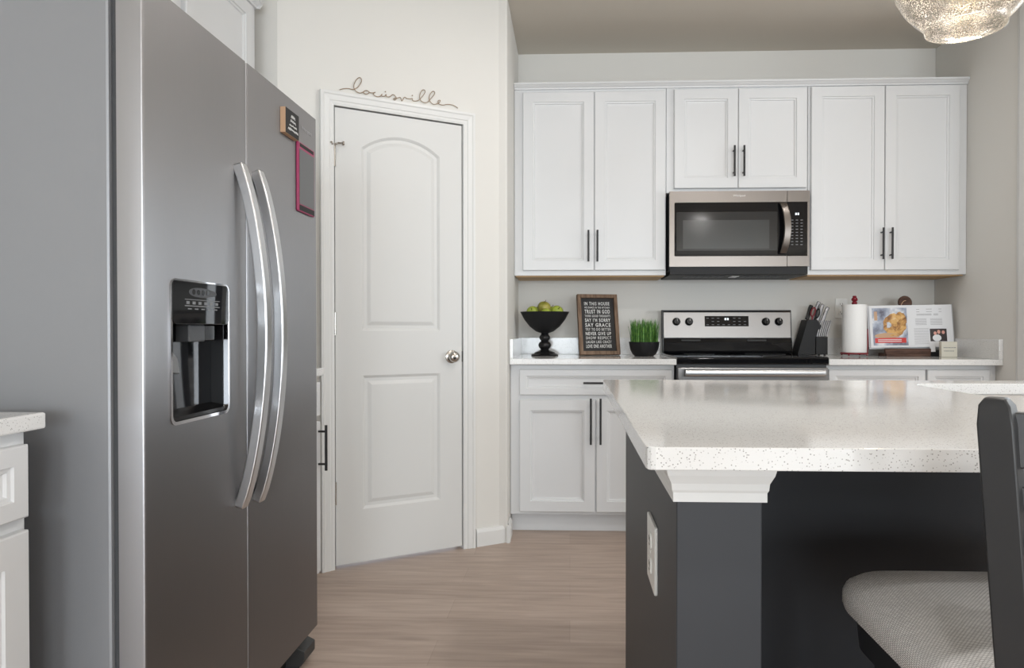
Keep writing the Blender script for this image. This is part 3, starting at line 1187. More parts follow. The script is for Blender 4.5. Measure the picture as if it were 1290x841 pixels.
# base grille, hinge foot and top hinge covers
bm = BM(); box(bm, fx(-1.55), fx(-.885), fy(1.325), fy(2.19), .012, .098); obj('base_grille', bm, 'matteblack', t)
for ya, yb in ((fy(2.115), fy(2.205)), (fy(1.312), fy(1.40))):
    bm = BM()
    prism(bm, [(fx(-.90), .012), (fx(-.838), .012), (fx(-.826), .028), (fx(-.826), .058), (fx(-.85), .070), (fx(-.90), .070)], ya, yb, 'y')
    obj('foot', bm, 'foot', t, bevel=.002)
    bm = BM(); box(bm, fx(-.895), fx(-.85), ya + .01, yb - .01, .0, .0125); obj('roller', bm, 'rubber', t)
for ya in (fy(1.32), fy(2.13)):
    bm = BM(); box(bm, fx(-.98), fx(-.835), ya, ya + .06, 1.7225, 1.752); obj('hinge_cover', bm, 'gasket', t, bevel=.006)

# magnets on the refrigerator
t = thing('magnet_sign', 'small black wooden block sign stuck on the right refrigerator door', 'magnet', (FX + .0002, 1.9785, 1.6555), R(90))
bm = BM(); box(bm, -.048, .048, -.016, -.0004, -.036, .036); obj('block', bm, 'tan_wood', t, bevel=.001)
bm = BM(); box(bm, -.0475, .0475, -.0166, -.0161, -.0355, .0355); obj('face', bm, 'board', t)
random.seed(5)
for z_, hw_, h_ in ((.019, .014, .010), (.006, .018, .009), (-.007, .026, .006), (-.019, .036, .008)):
    bm = BM()
    pts = []
    k = int(hw_ / .0035)
    for i in range(2 * k + 1):
        pts.append((.004 - hw_ + hw_ * i / k, -.0168, z_ + (h_ / 2 if i % 2 else -h_ / 2) * random.uniform(.4, 1)))
    tube(bm, pts, .0009, 5)
    obj('lettering', bm, 'ink_white', t)
t = thing('writing_tablet', 'magenta-framed grey writing tablet stuck below the block sign', 'tablet', (FX + .0002, 2.1065, 1.5215), R(90))
bm = BM()
box(bm, -.067, .067, -.0085, -.0004, -.105, .105); obj('case', bm, 'pink', t, bevel=.004)
bm = BM(); box(bm, -.057, .060, -.0092, -.0086, -.082, .083); obj('screen', bm, 'lcd', t)
bm = BM(); box(bm, -.057, .062, -.0092, -.0086, -.101, -.085); obj('button_bar', bm, 'board', t)
bm = BM(); box(bm, -.053, .055, -.0092, -.0086, .090, .100); obj('pen_slot', bm, 'board', t)

# ------------------------------------------------------------------ microwave
t = thing('microwave', 'stainless over-the-range microwave hung under the short cabinet', 'microwave', (.539, 3.784, 1.361))
w_, h_ = .751, .4475
mx = lambda v: v - .539
mz = lambda v: v - 1.361
bm = BM(); box(bm, .004, w_ - .004, .031, .398, .02, h_); obj('body', bm, 'gasket', t, bevel=.002)
bm = BM(); prism(bm, [(.012, .0), (.012, .040), (.398, .040), (.398, -.004), (.06, -.004)], .006, w_ - .006, 'x'); ub = obj('underside', bm, 'matteblack', t)
for a in (.10, .42):
    bm = BM()
    for k in range(6):
        box(bm, a + k * .038, a + k * .038 + .03, .09, .22, -.0065, -.0042)
    obj('vent_grille', bm, 'gasket', ub)
bm = BM(); box(bm, .36, .40, .10, .2, -.007, -.0042); obj('lamp_lens', bm, 'white_plastic', ub)
XD = mx(1.169)
bm = BM()
outer = rect(0, XD, mz(1.4005), h_)
inner = rect(mx(.566), XD - .0005, mz(1.457), mz(1.7475))
F = [bm.verts.new((x, 0, z)) for x, z in outer]; Bk = [bm.verts.new((x, .030, z)) for x, z in outer]
G = [bm.verts.new((x, 0, z)) for x, z in inner]; H = [bm.verts.new((x, .012, z)) for x, z in inner]
bridge(bm, F, Bk); bridge(bm, F, G); bridge(bm, G, H); bm.faces.new(H); bm.faces.new(Bk)
md = obj('door', bm, 'steel_warm', t, bevel=.0015)
bm = BM(); prism(bm, rrect(mx(.5665), XD - .001, mz(1.4575), mz(1.747), .006, 3), .001, .0115, 'y'); obj('glass_front', bm, 'blackglass', md)
bm = BM(); prism(bm, rrect(mx(.577), mx(1.118), mz(1.487), mz(1.696), .005, 3), .0002, .0012, 'y'); wf = obj('window_frame', bm, mat('tinted_glass', srgb(40, 41, 42), .08), md)
bm = BM(); box(bm, mx(.612), mx(1.075), -.0004, .0004, mz(1.497), mz(1.652)); obj('window_mesh', bm, 'glass_dark', wf)
bm = BM()
n = 18
pts = []; wv = []; tv = []
for i in range(n + 1):
    s = i / n
    z = mz(1.468) + (mz(1.742) - mz(1.468)) * s
    q = 1 - (2 * s - 1) ** 2
    pts.append((mx(1.142) + .018 * q, -.014 - .030 * q ** .7, z))
    wv.append(Vector((.018, 0, 0))); tv.append(Vector((0, .007, 0)))
sweep_rect(bm, pts, wv, tv)
for z in (mz(1.476), mz(1.734)):
    box(bm, mx(1.134), mx(1.152), -.012, .0012, z - .006, z + .006)
obj('handle', bm, 'steel_warm', md, bevel=.003, smooth=True)
bm = text_mesh('Whirlpool', .066, .014, .0008); bmesh.ops.transform(bm, matrix=Matrix.Translation((mx(.913), -.0001, mz(1.782))), verts=bm.verts[:])
obj('logo', bm, 'ink_white', md)
bm = BM()
outer = rect(XD + .002, w_, mz(1.4005), h_); inner = rect(XD + .002, w_ - .013, mz(1.457), mz(1.7475))
box(bm, XD + .002, w_, .0, .030, mz(1.7475), h_); box(bm, XD + .002, w_, 0, .03, mz(1.4005), mz(1.457)); box(bm, w_ - .0125, w_, 0, .03, mz(1.457), mz(1.7475))
cp = obj('control_surround', bm, 'steel_warm', t, bevel=.001)
bm = BM(); box(bm, XD + .002, w_ - .013, .001, .03, mz(1.4572), mz(1.7473)); kp = obj('keypad', bm, 'blackglass', t)
bm = BM()
for r_ in range(9):
    for c_ in range(3):
        x_ = XD + .022 + c_ * .025
        z_ = mz(1.648) - r_ * .0165
        box(bm, x_, x_ + .012, .0004, .0012, z_, z_ + .0035)
obj('key_marks', bm, 'ink_mid', kp)
bm = BM()
for x_ in (.044, .056):
    box(bm, XD + x_, XD + x_ + .008, .0004, .0012, mz(1.677), mz(1.689))
obj('clock_digits', bm, 'led', kp)

# ------------------------------------------------------------------ range
RX0, RX1 = .5415, 1.2975
t = thing('kitchen_range', 'stainless electric range with black glass cooktop and backguard', 'range', (RX0, 3.52, 0))
ry = lambda v: v - 3.52
rw = RX1 - RX0
bm = BM(); box(bm, .002, rw - .002, .03, ry(4.15), .06, .895); obj('body', bm, 'gasket', t)
bm = BM(); prism(bm, [(.004, .885), (.0, .892), (.0, .915), (.006, .921), (.60, .921), (.60, .885)], 0.0, rw, 'x'); ct = obj('cooktop', bm, 'blackglass', t, bevel=.002)
for cx_, cy_, r_ in ((.19, .16, .11), (.56, .16, .085), (.19, .43, .085), (.56, .43, .11)):
    bm = BM()
    lathe(bm, [(r_, .9212), (r_, .9214), (r_ - .003, .9214), (r_ - .003, .9212)], c=(cx_, cy_, 0), cap=False, seg=40)
    obj('burner_ring', bm, 'ink_mid', ct)
# backguard: black curved skirt and steel control panel
bm = BM()
prism(bm, [(ry(4.16), .9215), (ry(4.08), .9215), (ry(4.075), .935), (ry(4.072), .985), (ry(4.082), 1.009), (ry(4.16), 1.009)], .006, rw - .006, 'x')
bg = obj('backguard_skirt', bm, 'blackglass', t, bevel=.003)
for k in (0.11, .49):
    bm = BM()
    prism(bm, rrect(k, k + .11, .992, 1.001, .004, 3), ry(4.070), ry(4.082), 'y')
    obj('vent_slot', bm, 'slot', bg)
bm = BM()
prism(bm, [(ry(4.16), 1.0093), (ry(4.088), 1.0093), (ry(4.104), 1.160), (ry(4.112), 1.170), (ry(4.16), 1.170)], .007, rw - .007, 'x')
pn = obj('control_panel', bm, 'steel', t, bevel=.003)
bm = BM(); prism(bm, [(ry(4.16), 1.006), (ry(4.092), 1.006), (ry(4.108), 1.168), (ry(4.116), 1.1745), (ry(4.16), 1.1745)], .003, .0068, 'x')
prism(bm, [(ry(4.16), 1.006), (ry(4.092), 1.006), (ry(4.108), 1.168), (ry(4.116), 1.1745), (ry(4.16), 1.1745)], rw - .0068, rw - .003, 'x')
box(bm, .003, rw - .003, ry(4.118), ry(4.16), 1.1702, 1.1745)
obj('end_cap', bm, 'gasket', pn)
PT = Matrix.Rotation(math.atan2(.016, .1507), 4, 'X')     # the panel leans back


def onpanel(b_, x, z, proud=0.0):
    """place a part built round the origin (face -y) on the sloping panel"""
    y = ry(4.088) + (z - 1.0093) * .016 / .1507
    nrm = Vector((0, -.1507, .016)).normalized()
    bmesh.ops.transform(b_, matrix=Matrix.Translation((x, y, z) + nrm * proud if False else Vector((x, y, z)) + nrm * proud) @ Matrix.Rotation(-math.atan2(.016, .1507), 4, 'X'), verts=b_.verts[:])
    return b_


for kx in (.0835, .1575, .6035, .6785):
    b_ = BM()
    lathe(b_, [(.0235, 0), (.0235, .006), (.0215, .010), (.018, .024), (.016, .026), (0, .026)], seg=28, mtx=Matrix.Rotation(R(90), 4, 'X'))
    q = obj('knob', onpanel(b_, kx, 1.1055, .0003), 'blackplastic', pn, smooth=True)
    b_ = BM(); box(b_, -.003, .003, -.033, -.02, -.017, .017)
    g = obj('knob_grip', onpanel(b_, kx, 1.1055, 0), 'blackplastic', q, bevel=.001)
    b_ = BM(); box(b_, -.0009, .0009, -.0335, -.0331, .002, .015)
    obj('pointer', onpanel(b_, kx, 1.1055, 0), 'ink_white', q)
    b_ = BM(); box(b_, -.008, .008, -.0006, .0002, -.001, .001)
    obj('knob_print', onpanel(b_, kx, 1.0735, .0003), 'ink_mid', pn)
b_ = BM(); box(b_, -.1275, .1275, -.0012, .0008, -.0305, .0305)
dsp = obj('display', onpanel(b_, .3765, 1.1085, 0), 'blackglass', pn)
b_ = BM()
random.seed(3)
for r_ in range(3):
    for c_ in range(8):
        if r_ < 2 and c_ in (3, 4) or random.random() < .15:
            continue
        x_ = -.118 + c_ * .031
        z_ = .016 - r_ * .019
        box(b_, x_, x_ + .014, -.0016, -.0011, z_, z_ + .003)
obj('display_marks', onpanel(b_, .3765, 1.1085, 0), 'ink_mid', dsp)
b_ = BM()
for x_ in (-.012, .002):
    box(b_, x_, x_ + .010, -.0017, -.0012, .006, .019)
obj('display_digits', onpanel(b_, .3765, 1.1085, 0), 'led', dsp)
# oven front
bm = BM()
F = rect(.004, rw - .004, .205, .868); G = rect(.11, rw - .11, .36, .70)
a = [bm.verts.new((x, -.004, z)) for x, z in F]; b2 = [bm.verts.new((x, .034, z)) for x, z in F]
c = [bm.verts.new((x, -.004, z)) for x, z in G]; d = [bm.verts.new((x, .004, z)) for x, z in G]
bridge(bm, a, b2); bridge(bm, a, c); bridge(bm, c, d); bm.faces.new(d); bm.faces.new(b2)
od = obj('oven_door', bm, 'steel', t, bevel=.003)
bm = BM(); box(bm, .1105, rw - .1105, -.002, .0038, .3605, .6995); obj('oven_window', bm, 'blackglass', od)
bm = BM()
prism(bm, rrect(-.058, -.030, .826, .862, .012, 4), .035, rw - .035, 'x')
for x_ in (.045, rw - .065):
    box(bm, x_, x_ + .02, -.04, -.0035, .832, .856)
obj('oven_handle', bm, 'handle_steel', od, smooth=True)
bm = BM(); box(bm, .004, rw - .004, -.002, .034, .07, .2); obj('storage_drawer', bm, 'steel', t, bevel=.003)
for x_ in (.05, rw - .09):
    for y_ in (.08, .55):
        bm = BM()
        lathe(bm, [(.018, 0), (.018, .0605)], c=(x_ + .02, y_, 0), seg=12)
        obj('levelling_foot', bm, 'rubber', t)

# ------------------------------------------------------------------ pendant
PX, PY = .806, 1.45
t = thing('pendant_light', 'seeded clear glass pendant lamp hanging over the island', 'lamp', (PX, PY, ZC))
pz = lambda v: v - ZC
bm = BM()
prof = [(.0715, 1.678), (.0735, 1.676), (.0745, 1.681), (.078, 1.689), (.094, 1.705), (.113, 1.728), (.128, 1.756), (.137, 1.79), (.139, 1.825), (.134, 1.862), (.120, 1.898), (.098, 1.930), (.072, 1.955), (.050, 1.972), (.036, 1.985), (.034, 2.0)]
lathe(bm, [(r_, pz(z)) for r_, z in prof], seg=48, cap=False)
sh = obj('glass_shade', bm, 'seeded', t, smooth=True)
bm = BM(); tube(bm, [(.0735 * math.cos(2 * PI * i / 48), .0735 * math.sin(2 * PI * i / 48), pz(1.677)) for i in range(48)], .0022, 8, closed=True)
obj('shade_rim', bm, mat('clear_rim', (0.6, 0.6, 0.58), .08, Alpha=.2), sh, smooth=True)
bm = BM(); lathe(bm, [(0, pz(2.05)), (.02, pz(2.05)), (.04, pz(2.03)), (.042, pz(1.985)), (.022, pz(1.98)), (.02, pz(1.90)), (0, pz(1.90))], seg=28); obj('socket', bm, 'nickel', t, smooth=True)
bm = BM(); lathe(bm, [(.0, pz(1.755)), (.015, pz(1.758)), (.027, pz(1.772)), (.031, pz(1.792)), (.027, pz(1.815)), (.017, pz(1.845)), (.013, pz(1.8995)), (0, pz(1.8995))], seg=24); obj('bulb', bm, 'bulb', t, smooth=True)
bm = BM(); tube(bm, [(0, 0, pz(2.045)), (0, 0, -.02)], .006, 10); obj('stem', bm, 'nickel', t, smooth=True)
bm = BM(); lathe(bm, [(0, -.028), (.02, -.028), (.055, -.012), (.062, -.0005), (0, -.0005)], seg=32); obj('canopy', bm, 'nickel', t, smooth=True)
l = bpy.data.lights.new('pendant_glow', 'POINT'); l.energy = 0.7; l.color = (1, .82, .6); l.shadow_soft_size = .03
lo = bpy.data.objects.new('pendant_glow', l); COL.objects.link(lo); lo.parent = t; lo.location = (0, 0, pz(1.735))

# ------------------------------------------------------------------ bar stool
CX, CY = .680, .96
t = thing('bar_stool', 'black ladder-back counter stool with grey woven seat tucked at the island', 'stool', (CX, CY, 0))
bm = BM()
hx0, hx1, hy0, hy1 = -.246, .246, -.205, .219
outl = []
for x, y, r_, a0 in ((hx1 - .04, hy0 + .04, .04, -90), (hx1 - .075, hy1 - .075, .075, 0), (hx0 + .075, hy1 - .075, .075, 90), (hx0 + .04, hy0 + .04, .04, 180)):
    for i in range(7):
        a = R(a0 + 15 * i)
        outl.append(Vector((x + r_ * math.cos(a), y + r_ * math.sin(a), 0)))
cen = Vector((0, .005, 0))
levels = [(.955, .612), (.985, .616), (1.0, .628), (1.0, .642), (.98, .654), (.93, .663), (.80, .673), (.60, .681), (.35, .685), (.12, .686)]
rings = [[bm.verts.new((cen + (p - cen) * s) + Vector((0, 0, z))) for p in outl] for s, z in levels]
bm.faces.new(rings[0][::-1])
for a, b_ in zip(rings, rings[1:]):
    bridge(bm, a, b_)
bm.faces.new(rings[-1])
obj('seat_cushion', bm, 'fabric', t, smooth=True)
bm = BM()
rings = [[bm.verts.new((cen + (p - cen) * s) + Vector((0, 0, z))) for p in outl] for s, z in ((.88, .555), (.91, .56), (.93, .6118), (.90, .6118))]
bm.faces.new(rings[0][::-1])
for a, b_ in zip(rings, rings[1:]):
    bridge(bm, a, b_)
bm.faces.new(rings[-1])
obj('seat_frame', bm, 'chairblack', t, smooth=True)
# back posts run down into the rear legs; each is turned in its own axis to follow the curved back
for s in (-1, 1):
    bm = BM()
    ang = R(43) * s
    a_ = Vector((math.cos(ang), math.sin(ang), 0)); b_ = Vector((-math.sin(ang), math.cos(ang), 0))
    zz = [0, .2, .45, .60, .70, .85, .965, .985, .993]
    pts, wv, tv = [], [], []
    for z in zz:
        if z < .6:
            px_, py_ = .205 + (.6 - z) * .03, -.222 - (.6 - z) * .06
        else:
            px_, py_ = .205 + (z - .6) * .085, -.222 - (z - .6) * .012
        k = 1.0 if z < .97 else (.86 if z < .99 else .55)
        pts.append((s * px_, py_, z)); wv.append(a_ * .0165 * k); tv.append(b_ * .0165 * k)
    sweep_rect(bm, pts, wv, tv)
    obj('back_post', bm, 'chairblack', t, bevel=.002, smooth=True)
for z0, z1 in ((.921, .978), (.878, .902), (.832, .855), (.786, .809), (.740, .763)):
    bm = BM()
    n = 12
    zc = (z0 + z1) / 2
    xe = .205 + (zc - .6) * .085 - .006
    pts, wv, tv = [], [], []
    for i in range(n + 1):
        u = -1 + 2 * i / n
        pts.append((u * xe, -.222 - (zc - .6) * .012 - .052 * (1 - u * u), zc))
        wv.append(Vector((0, 0, (z1 - z0) / 2)))
    P_ = [Vector(p) for p in pts]
    for i in range(n + 1):
        tn = (P_[min(i + 1, n)] - P_[max(i - 1, 0)]).normalized()
        tv.append(tn.cross(Vector((0, 0, 1))).normalized() * .007)
    sweep_rect(bm, pts, wv, tv)
    obj('back_slat', bm, 'chairblack', t, bevel=.0015, smooth=True)
for s in (-1, 1):
    bm = BM()
    sweep_rect(bm, [(s * .178, .175, 0), (s * .172, .150, .57)], [Vector((.014, 0, 0)), Vector((.018, 0, 0))], [Vector((0, .014, 0)), Vector((0, .018, 0))])
    obj('front_leg', bm, 'chairblack', t, bevel=.002)
    bm = BM(); tube(bm, [(s * .213, -.236, .30), (s * .176, .164, .30)], .010, 8); obj('stretcher', bm, 'chairblack', t, smooth=True)
bm = BM(); tube(bm, [(-.176, .168, .19), (.176, .168, .19)], .013, 8); obj('foot_rail', bm, 'chairblack', t, smooth=True)
bm = BM(); tube(bm, [(-.213, -.236, .24), (.213, -.236, .24)], .010, 8); obj('stretcher', bm, 'chairblack', t, smooth=True)

# ------------------------------------------------------------------ things on the back worktop (top at z = .911)
ZT = .9112
t = thing('pedestal_bowl', 'black footed pedestal bowl full of green apples', 'bowl', (-.1435, 3.93, ZT))
bm = BM()
prof = [(.0, .128), (.022, .128), (.05, .138), (.085, .165), (.116, .205), (.138, .246), (.1395, .249), (.1355, .249), (.112, .211), (.082, .174), (.048, .148), (0, .141)]
lathe(bm, prof, seg=48); obj('bowl', bm, 'matteblack', t, smooth=True)
bm = BM()
prof = [(0, 0), (.076, 0), (.077, .006), (.070, .011), (.060, .014), (.056, .020), (.040, .026), (.026, .032), (.022, .036), (.030, .044), (.036, .056), (.036, .064), (.030, .076), (.020, .084), (.026, .090), (.031, .100), (.030, .110), (.022, .120), (.020, .1285), (0, .1285)]
lathe(bm, prof, seg=36); obj('pedestal', bm, 'blackplastic', t, smooth=True)


def apple(loc, r, m, label, tilt, cone=1.0):
    q = thing('apple', label, 'apple', loc, group='green apples in the pedestal bowl')
    q.rotation_euler = tilt
    b_ = BM()
    pr_ = []
    n_ = 14
    for i in range(n_ + 1):
        a = -PI / 2 + PI * i / n_
        rr = math.cos(a) * (1 + .10 * math.sin(a))
        zz_ = math.sin(a) * .92
        if i == n_:
            zz_ = .80
        if i == 0:
            zz_ = -.84
        pr_.append((max(0, rr) * r if 0 < i < n_ else 0, zz_ * r))
    lathe(b_, pr_, seg=24)
    obj('flesh', b_, m, q, smooth=True)
    b_ = BM(); tube(b_, [(0, 0, .78 * r), (.002, .001, r * 1.0), (.005, .002, r * 1.2)], .0018, 6); obj('apple_stem', b_, 'stem', q, smooth=True)
    return q


apple((-.146, 3.902, 1.184), .037, 'apple_old', 'olive-brown apple on top of the pile in the pedestal bowl', (R(20), R(8), 0))
apple((-.2115, 3.915, 1.157), .035, 'apple', 'green apple at the left edge of the pedestal bowl', (R(60), R(-20), 0))
apple((-.132, 3.846, 1.145), .032, 'apple', 'green apple at the front of the bowl below the olive one', (R(70), R(10), 0))
apple((-.074, 3.905, 1.159), .036, 'apple', 'green apple at the right edge of the pedestal bowl', (R(50), R(25), 0))
apple((-.108, 3.985, 1.160), .036, 'apple', 'green apple at the back right with its stem showing', (R(10), R(10), 0))
apple((-.182, 3.985, 1.158), .036, 'apple', 'green apple at the back left behind the olive one', (R(30), R(-10), 0))

# framed word sign leaning on the splash
SGX = .171
t = thing('word_sign', 'black word sign in a brown wooden frame leaning by the grass pot', 'sign', (SGX, 3.96, ZT + .0035))
t.rotation_euler = (R(-13), 0, R(12))
hw, hh, ft = .119, .356, .021
bm = BM()
fo = rect(-hw, hw, 0, hh); fi = rect(-hw + ft, hw - ft, ft, hh - ft)
for k in range(4):
    j = (k + 1) % 4
    V = [bm.verts.new((p[0], y_, p[1])) for y_ in (-.014, .014) for p in (fo[k], fo[j], fi[j], fi[k])]
    bm.faces.new(V[:4]); bm.faces.new(V[4:][::-1])
    for i in range(4):
        bm.faces.new((V[i], V[(i + 1) % 4], V[4 + (i + 1) % 4], V[4 + i]))
obj('frame', bm, 'frame_wood', t, bevel=.0015)
bm = BM(); box(bm, -hw + ft + .0005, hw - ft - .0005, 0, .008, ft + .0005, hh - ft - .0005); obj('board', bm, 'board', t)
lines = [('IN THIS HOUSE', .021, 1), ('WE DANCE IN THE KITCHEN', .0115, 0), ('TRUST IN GOD', .024, 1), ('THINK GOOD THOUGHTS', .014, 0), ("SAY I'M SORRY", .022, 1), ('SAY GRACE', .022, 1),
         ('TRY TO DO BETTER', .016, 0), ('NEVER GIVE UP', .020, 1), ('SHOW RESPECT', .017, 0), ('LAUGH LIKE CRAZY', .016, 0), ('LOVE ONE ANOTHER', .021, 1)]
zc = hh - ft - .022
for s, hgt, b_ in lines:
    q = text_mesh(s, .150, hgt, .0006, .022 if b_ else .012, 1.22)
    bmesh.ops.transform(q, matrix=Matrix.Translation((-.002, -.0003, zc - hgt / 2)), verts=q.verts[:])
    obj('lettering', q, 'ink_white', t)
    zc -= hgt + .0068

# grass in black bowl
t = thing('grass_pot', 'tuft of green grass in a round black pot left of the range', 'plant', (.4155, 3.90, ZT))
bm = BM()
lathe(bm, [(0, 0), (.052, 0), (.066, .012), (.078, .036), (.0855, .080), (.0825, .080), (.075, .038), (.06, .03), (0, .03)], seg=40)
obj('pot', bm, 'matteblack', t, smooth=True)
bm = BM(); lathe(bm, [(0, .031), (.07, .031), (.078, .068), (0, .074)], seg=24); obj('soil', bm, 'stem', t)
bm = BM()
random.seed(11)
for i in range(430):
    r_ = .076 * math.sqrt(random.random()); a = random.random() * 2 * PI
    bx_, by_ = r_ * math.cos(a), r_ * math.sin(a)
    h = random.uniform(.100, .143)
    lx, ly = bx_ * .10 + random.uniform(-.010, .010), by_ * .10 + random.uniform(-.010, .010)
    th = random.random() * PI
    wx, wy = math.cos(th) * .0017, math.sin(th) * .0017
    prev = None
    for k, (s, wd) in enumerate(((0, 1), (.5, .9), (.85, .6), (1, .05))):
        c_ = Vector((bx_ + lx * s * s, by_ + ly * s * s, .07 + h * s))
        cur = (bm.verts.new(c_ + Vector((wx * wd, wy * wd, 0))), bm.verts.new(c_ - Vector((wx * wd, wy * wd, 0))))
        if prev:
            bm.faces.new((prev[0], prev[1], cur[1], cur[0]))
        prev = cur
g = obj('grass_blades', bm, 'grass', t); g['kind'] = 'stuff'

# knife block
KX, KY = 1.336, 4.062
t = thing('knife_block', 'slanted black knife block beside the range', 'knife block', (KX, KY, ZT))
LE = math.tan(R(16.5))
bm = BM()
prism(bm, [(-.036, .006), (.066, .006), (.066, .10), (.088 + .012, .165), (.075, .205), (.020, .205)], -.055, .055, 'y')
obj('rear_block', bm, 'matteblack', t, bevel=.002)
bm = BM(); box(bm, .0665, .132, -.062, .062, .006, .108); obj('steak_block', bm, 'matteblack', t, bevel=.002)
for x_ in (-.02, .12):
    for y_ in (-.045, .045):
        bm = BM()
        lathe(bm, [(.006, 0), (.006, .0065)], c=(x_, y_, 0), seg=10)
        obj('foot', bm, 'rubber', t)


def knife(loc, lean, L_, wd, thick, handle_m, label, group, blade=True, rz=0, blen=.05):
    q = thing('knife', label, 'knife', loc, rz, group)
    q.rotation_euler = (R(-4), lean, 0)
    b_ = BM()
    prism(b_, [(-wd * .5, 0), (wd * .42, 0), (wd * .5, L_ * .45), (wd * .42, L_ * .8), (wd * .55, L_), (-wd * .35, L_ * 1.03), (-wd * .5, L_ * .8)], -thick / 2, thick / 2, 'y')
    obj('handle', b_, handle_m, q, bevel=min(thick, wd) * .22)
    b_ = BM()
    prism(b_, [(-wd * .35, -blen), (wd * .35, -blen), (wd * .4, .001), (-wd * .4, .001)], -.001, .001, 'y')
    obj('blade', b_, 'chrome', q)
    return q


for k in range(6):
    knife((KX + .0725 + k * .0108, KY - .052, ZT + .1085), R(16.5), .094, .0062, .012, 'knife_steel', 'steak knife in the front row of the knife block, %s' % (
        'nearest the range', 'second from the range', 'third from the range', 'third from the paper towels', 'second from the paper towels', 'nearest the paper towels')[k], 'steak knives in the knife block', blen=.015)
knife((KX + .034, KY + .0, ZT + .205), R(17), .088, .022, .018, 'blackplastic', 'black-handled knife at the range side of the block', 'large knives in the knife block')
knife((KX + .078, KY + .028, ZT + .190), R(17), .125, .022, .020, 'knife_steel', 'tall steel-handled knife standing highest in the block', 'large knives in the knife block')
knife((KX + .088, KY - .005, ZT + .182), R(18), .118, .021, .020, 'knife_steel', 'steel-handled knife second highest in the block', 'large knives in the knife block')
knife((KX + .100, KY - .036, ZT + .172), R(22), .112, .020, .020, 'knife_steel', 'steel-handled knife leaning furthest toward the paper towels', 'large knives in the knife block')
t = thing('scissors', 'dark red and black kitchen scissors standing in the knife block', 'scissors', (KX + .062, KY - .02, ZT + .198))
t.rotation_euler = (R(-4), R(17), 0)
for s, m_ in ((-1, 'red'), (1, 'blackplastic')):
    bm = BM()
    tube(bm, [(s * .013 + .011 * math.cos(a), 0, .050 + .026 * math.sin(a)) for a in [2 * PI * i / 20 for i in range(20)]], .0042, 8, closed=True)
    tube(bm, [(s * .010, 0, .026), (s * .004, 0, .0)], .0045, 8)
    obj('finger_loop', bm, m_, t, smooth=True)
bm = BM(); prism(bm, [(-.006, -.04), (.006, -.04), (.007, .004), (-.007, .004)], -.0015, .0015, 'y'); obj('blades', bm, 'chrome', t)

# paper towel holder and roll
TX, TY = 1.588, 3.93
t = thing('paper_towel_holder', 'dark red metal paper towel holder with a beaded finial', 'paper towel holder', (TX, TY, ZT))
bm = BM()
tube(bm, [(.070 * math.cos(2 * PI * i / 40), .070 * math.sin(2 * PI * i / 40), .016) for i in range(40)], .0048, 8, closed=True)
for a in (0, PI / 2):
    tube(bm, [(.07 * math.cos(a), .07 * math.sin(a), .016), (-.07 * math.cos(a), -.07 * math.sin(a), .016)], .0042, 8)
for k in range(4):
    a = PI / 4 + k * PI / 2
    tube(bm, [(.068 * math.cos(a), .068 * math.sin(a), .017), (.071 * math.cos(a), .071 * math.sin(a), .0045)], .0045, 8)
obj('base_ring', bm, 'red', t, smooth=True)
bm = BM(); lathe(bm, [(.0055, .014), (.0055, .286), (.012, .288), (.0155, .295), (.0125, .302), (.0085, .304), (.0145, .309), (.0175, .316), (.0135, .325), (.009, .327), (.0115, .331), (.008, .337), (0, .338)], seg=20)
obj('post', bm, 'red', t, smooth=True)
bm = BM(); tube(bm, [(.070, -.002, .016), (.073, -.002, .10), (.071, -.002, .152)], .0042, 8); obj('side_bar', bm, 'red', t, smooth=True)
bm = BM()
lathe(bm, [(.02, 0), (.063, 0), (.064, .003), (.064, .263), (.063, .266), (.02, .266)], seg=48, cap=False)
lathe(bm, [(.02, .266), (.02, 0)], seg=48, cap=False)
o = obj('paper_towel_roll', bm, 'towel', smooth=True); o.location = (TX, TY, ZT + .0215)
tag(o, 'white paper towel roll on the dark red holder', 'paper towels')

# cookbook on a wooden stand
t = thing('cookbook_stand', 'walnut cookbook stand with a round top showing over the book', 'book stand', (1.872, 3.93, ZT))
bm = BM(); prism(bm, [(-.040, 0), (.065, 0), (.065, .016), (-.040, .016)], -.125, .115, 'x'); obj('base', bm, 'walnut', t, bevel=.002)
bm = BM(); prism(bm, [(-.040, .0165), (-.022, .0165), (-.022, .044), (-.034, .044), (-.040, .040)], -.13, .117, 'x'); obj('ledge', bm, 'walnut', t, bevel=.002)
bm = BM(); prism(bm, [(.010, .0165), (.024, .0165), (.088, .25), (.074, .25)], -.055, .055, 'x'); obj('back_board', bm, 'walnut', t, bevel=.002)
bm = BM(); lathe(bm, [(0, -.009), (.034, -.009), (.038, -.005), (.038, .005), (.034, .009), (0, .009)], seg=32, mtx=Matrix.Translation((.030, .080, .302)) @ Matrix.Rotation(R(80), 4, 'X'))
kb = obj('round_top', bm, 'walnut', t, smooth=True)
bm = BM()
tube(bm, [(.030, .068, .312), (.022, .067, .312), (.012, .067, .304), (.004, .066, .290), (.000, .065, .275)], .0022, 6); obj('cord_loop', bm, 'tan_wood', kb, smooth=True)
bm = BM(); box(bm, .118, .185, -.02, .05, 0, .034); obj('bracket', bm, 'matteblack', t, bevel=.001)

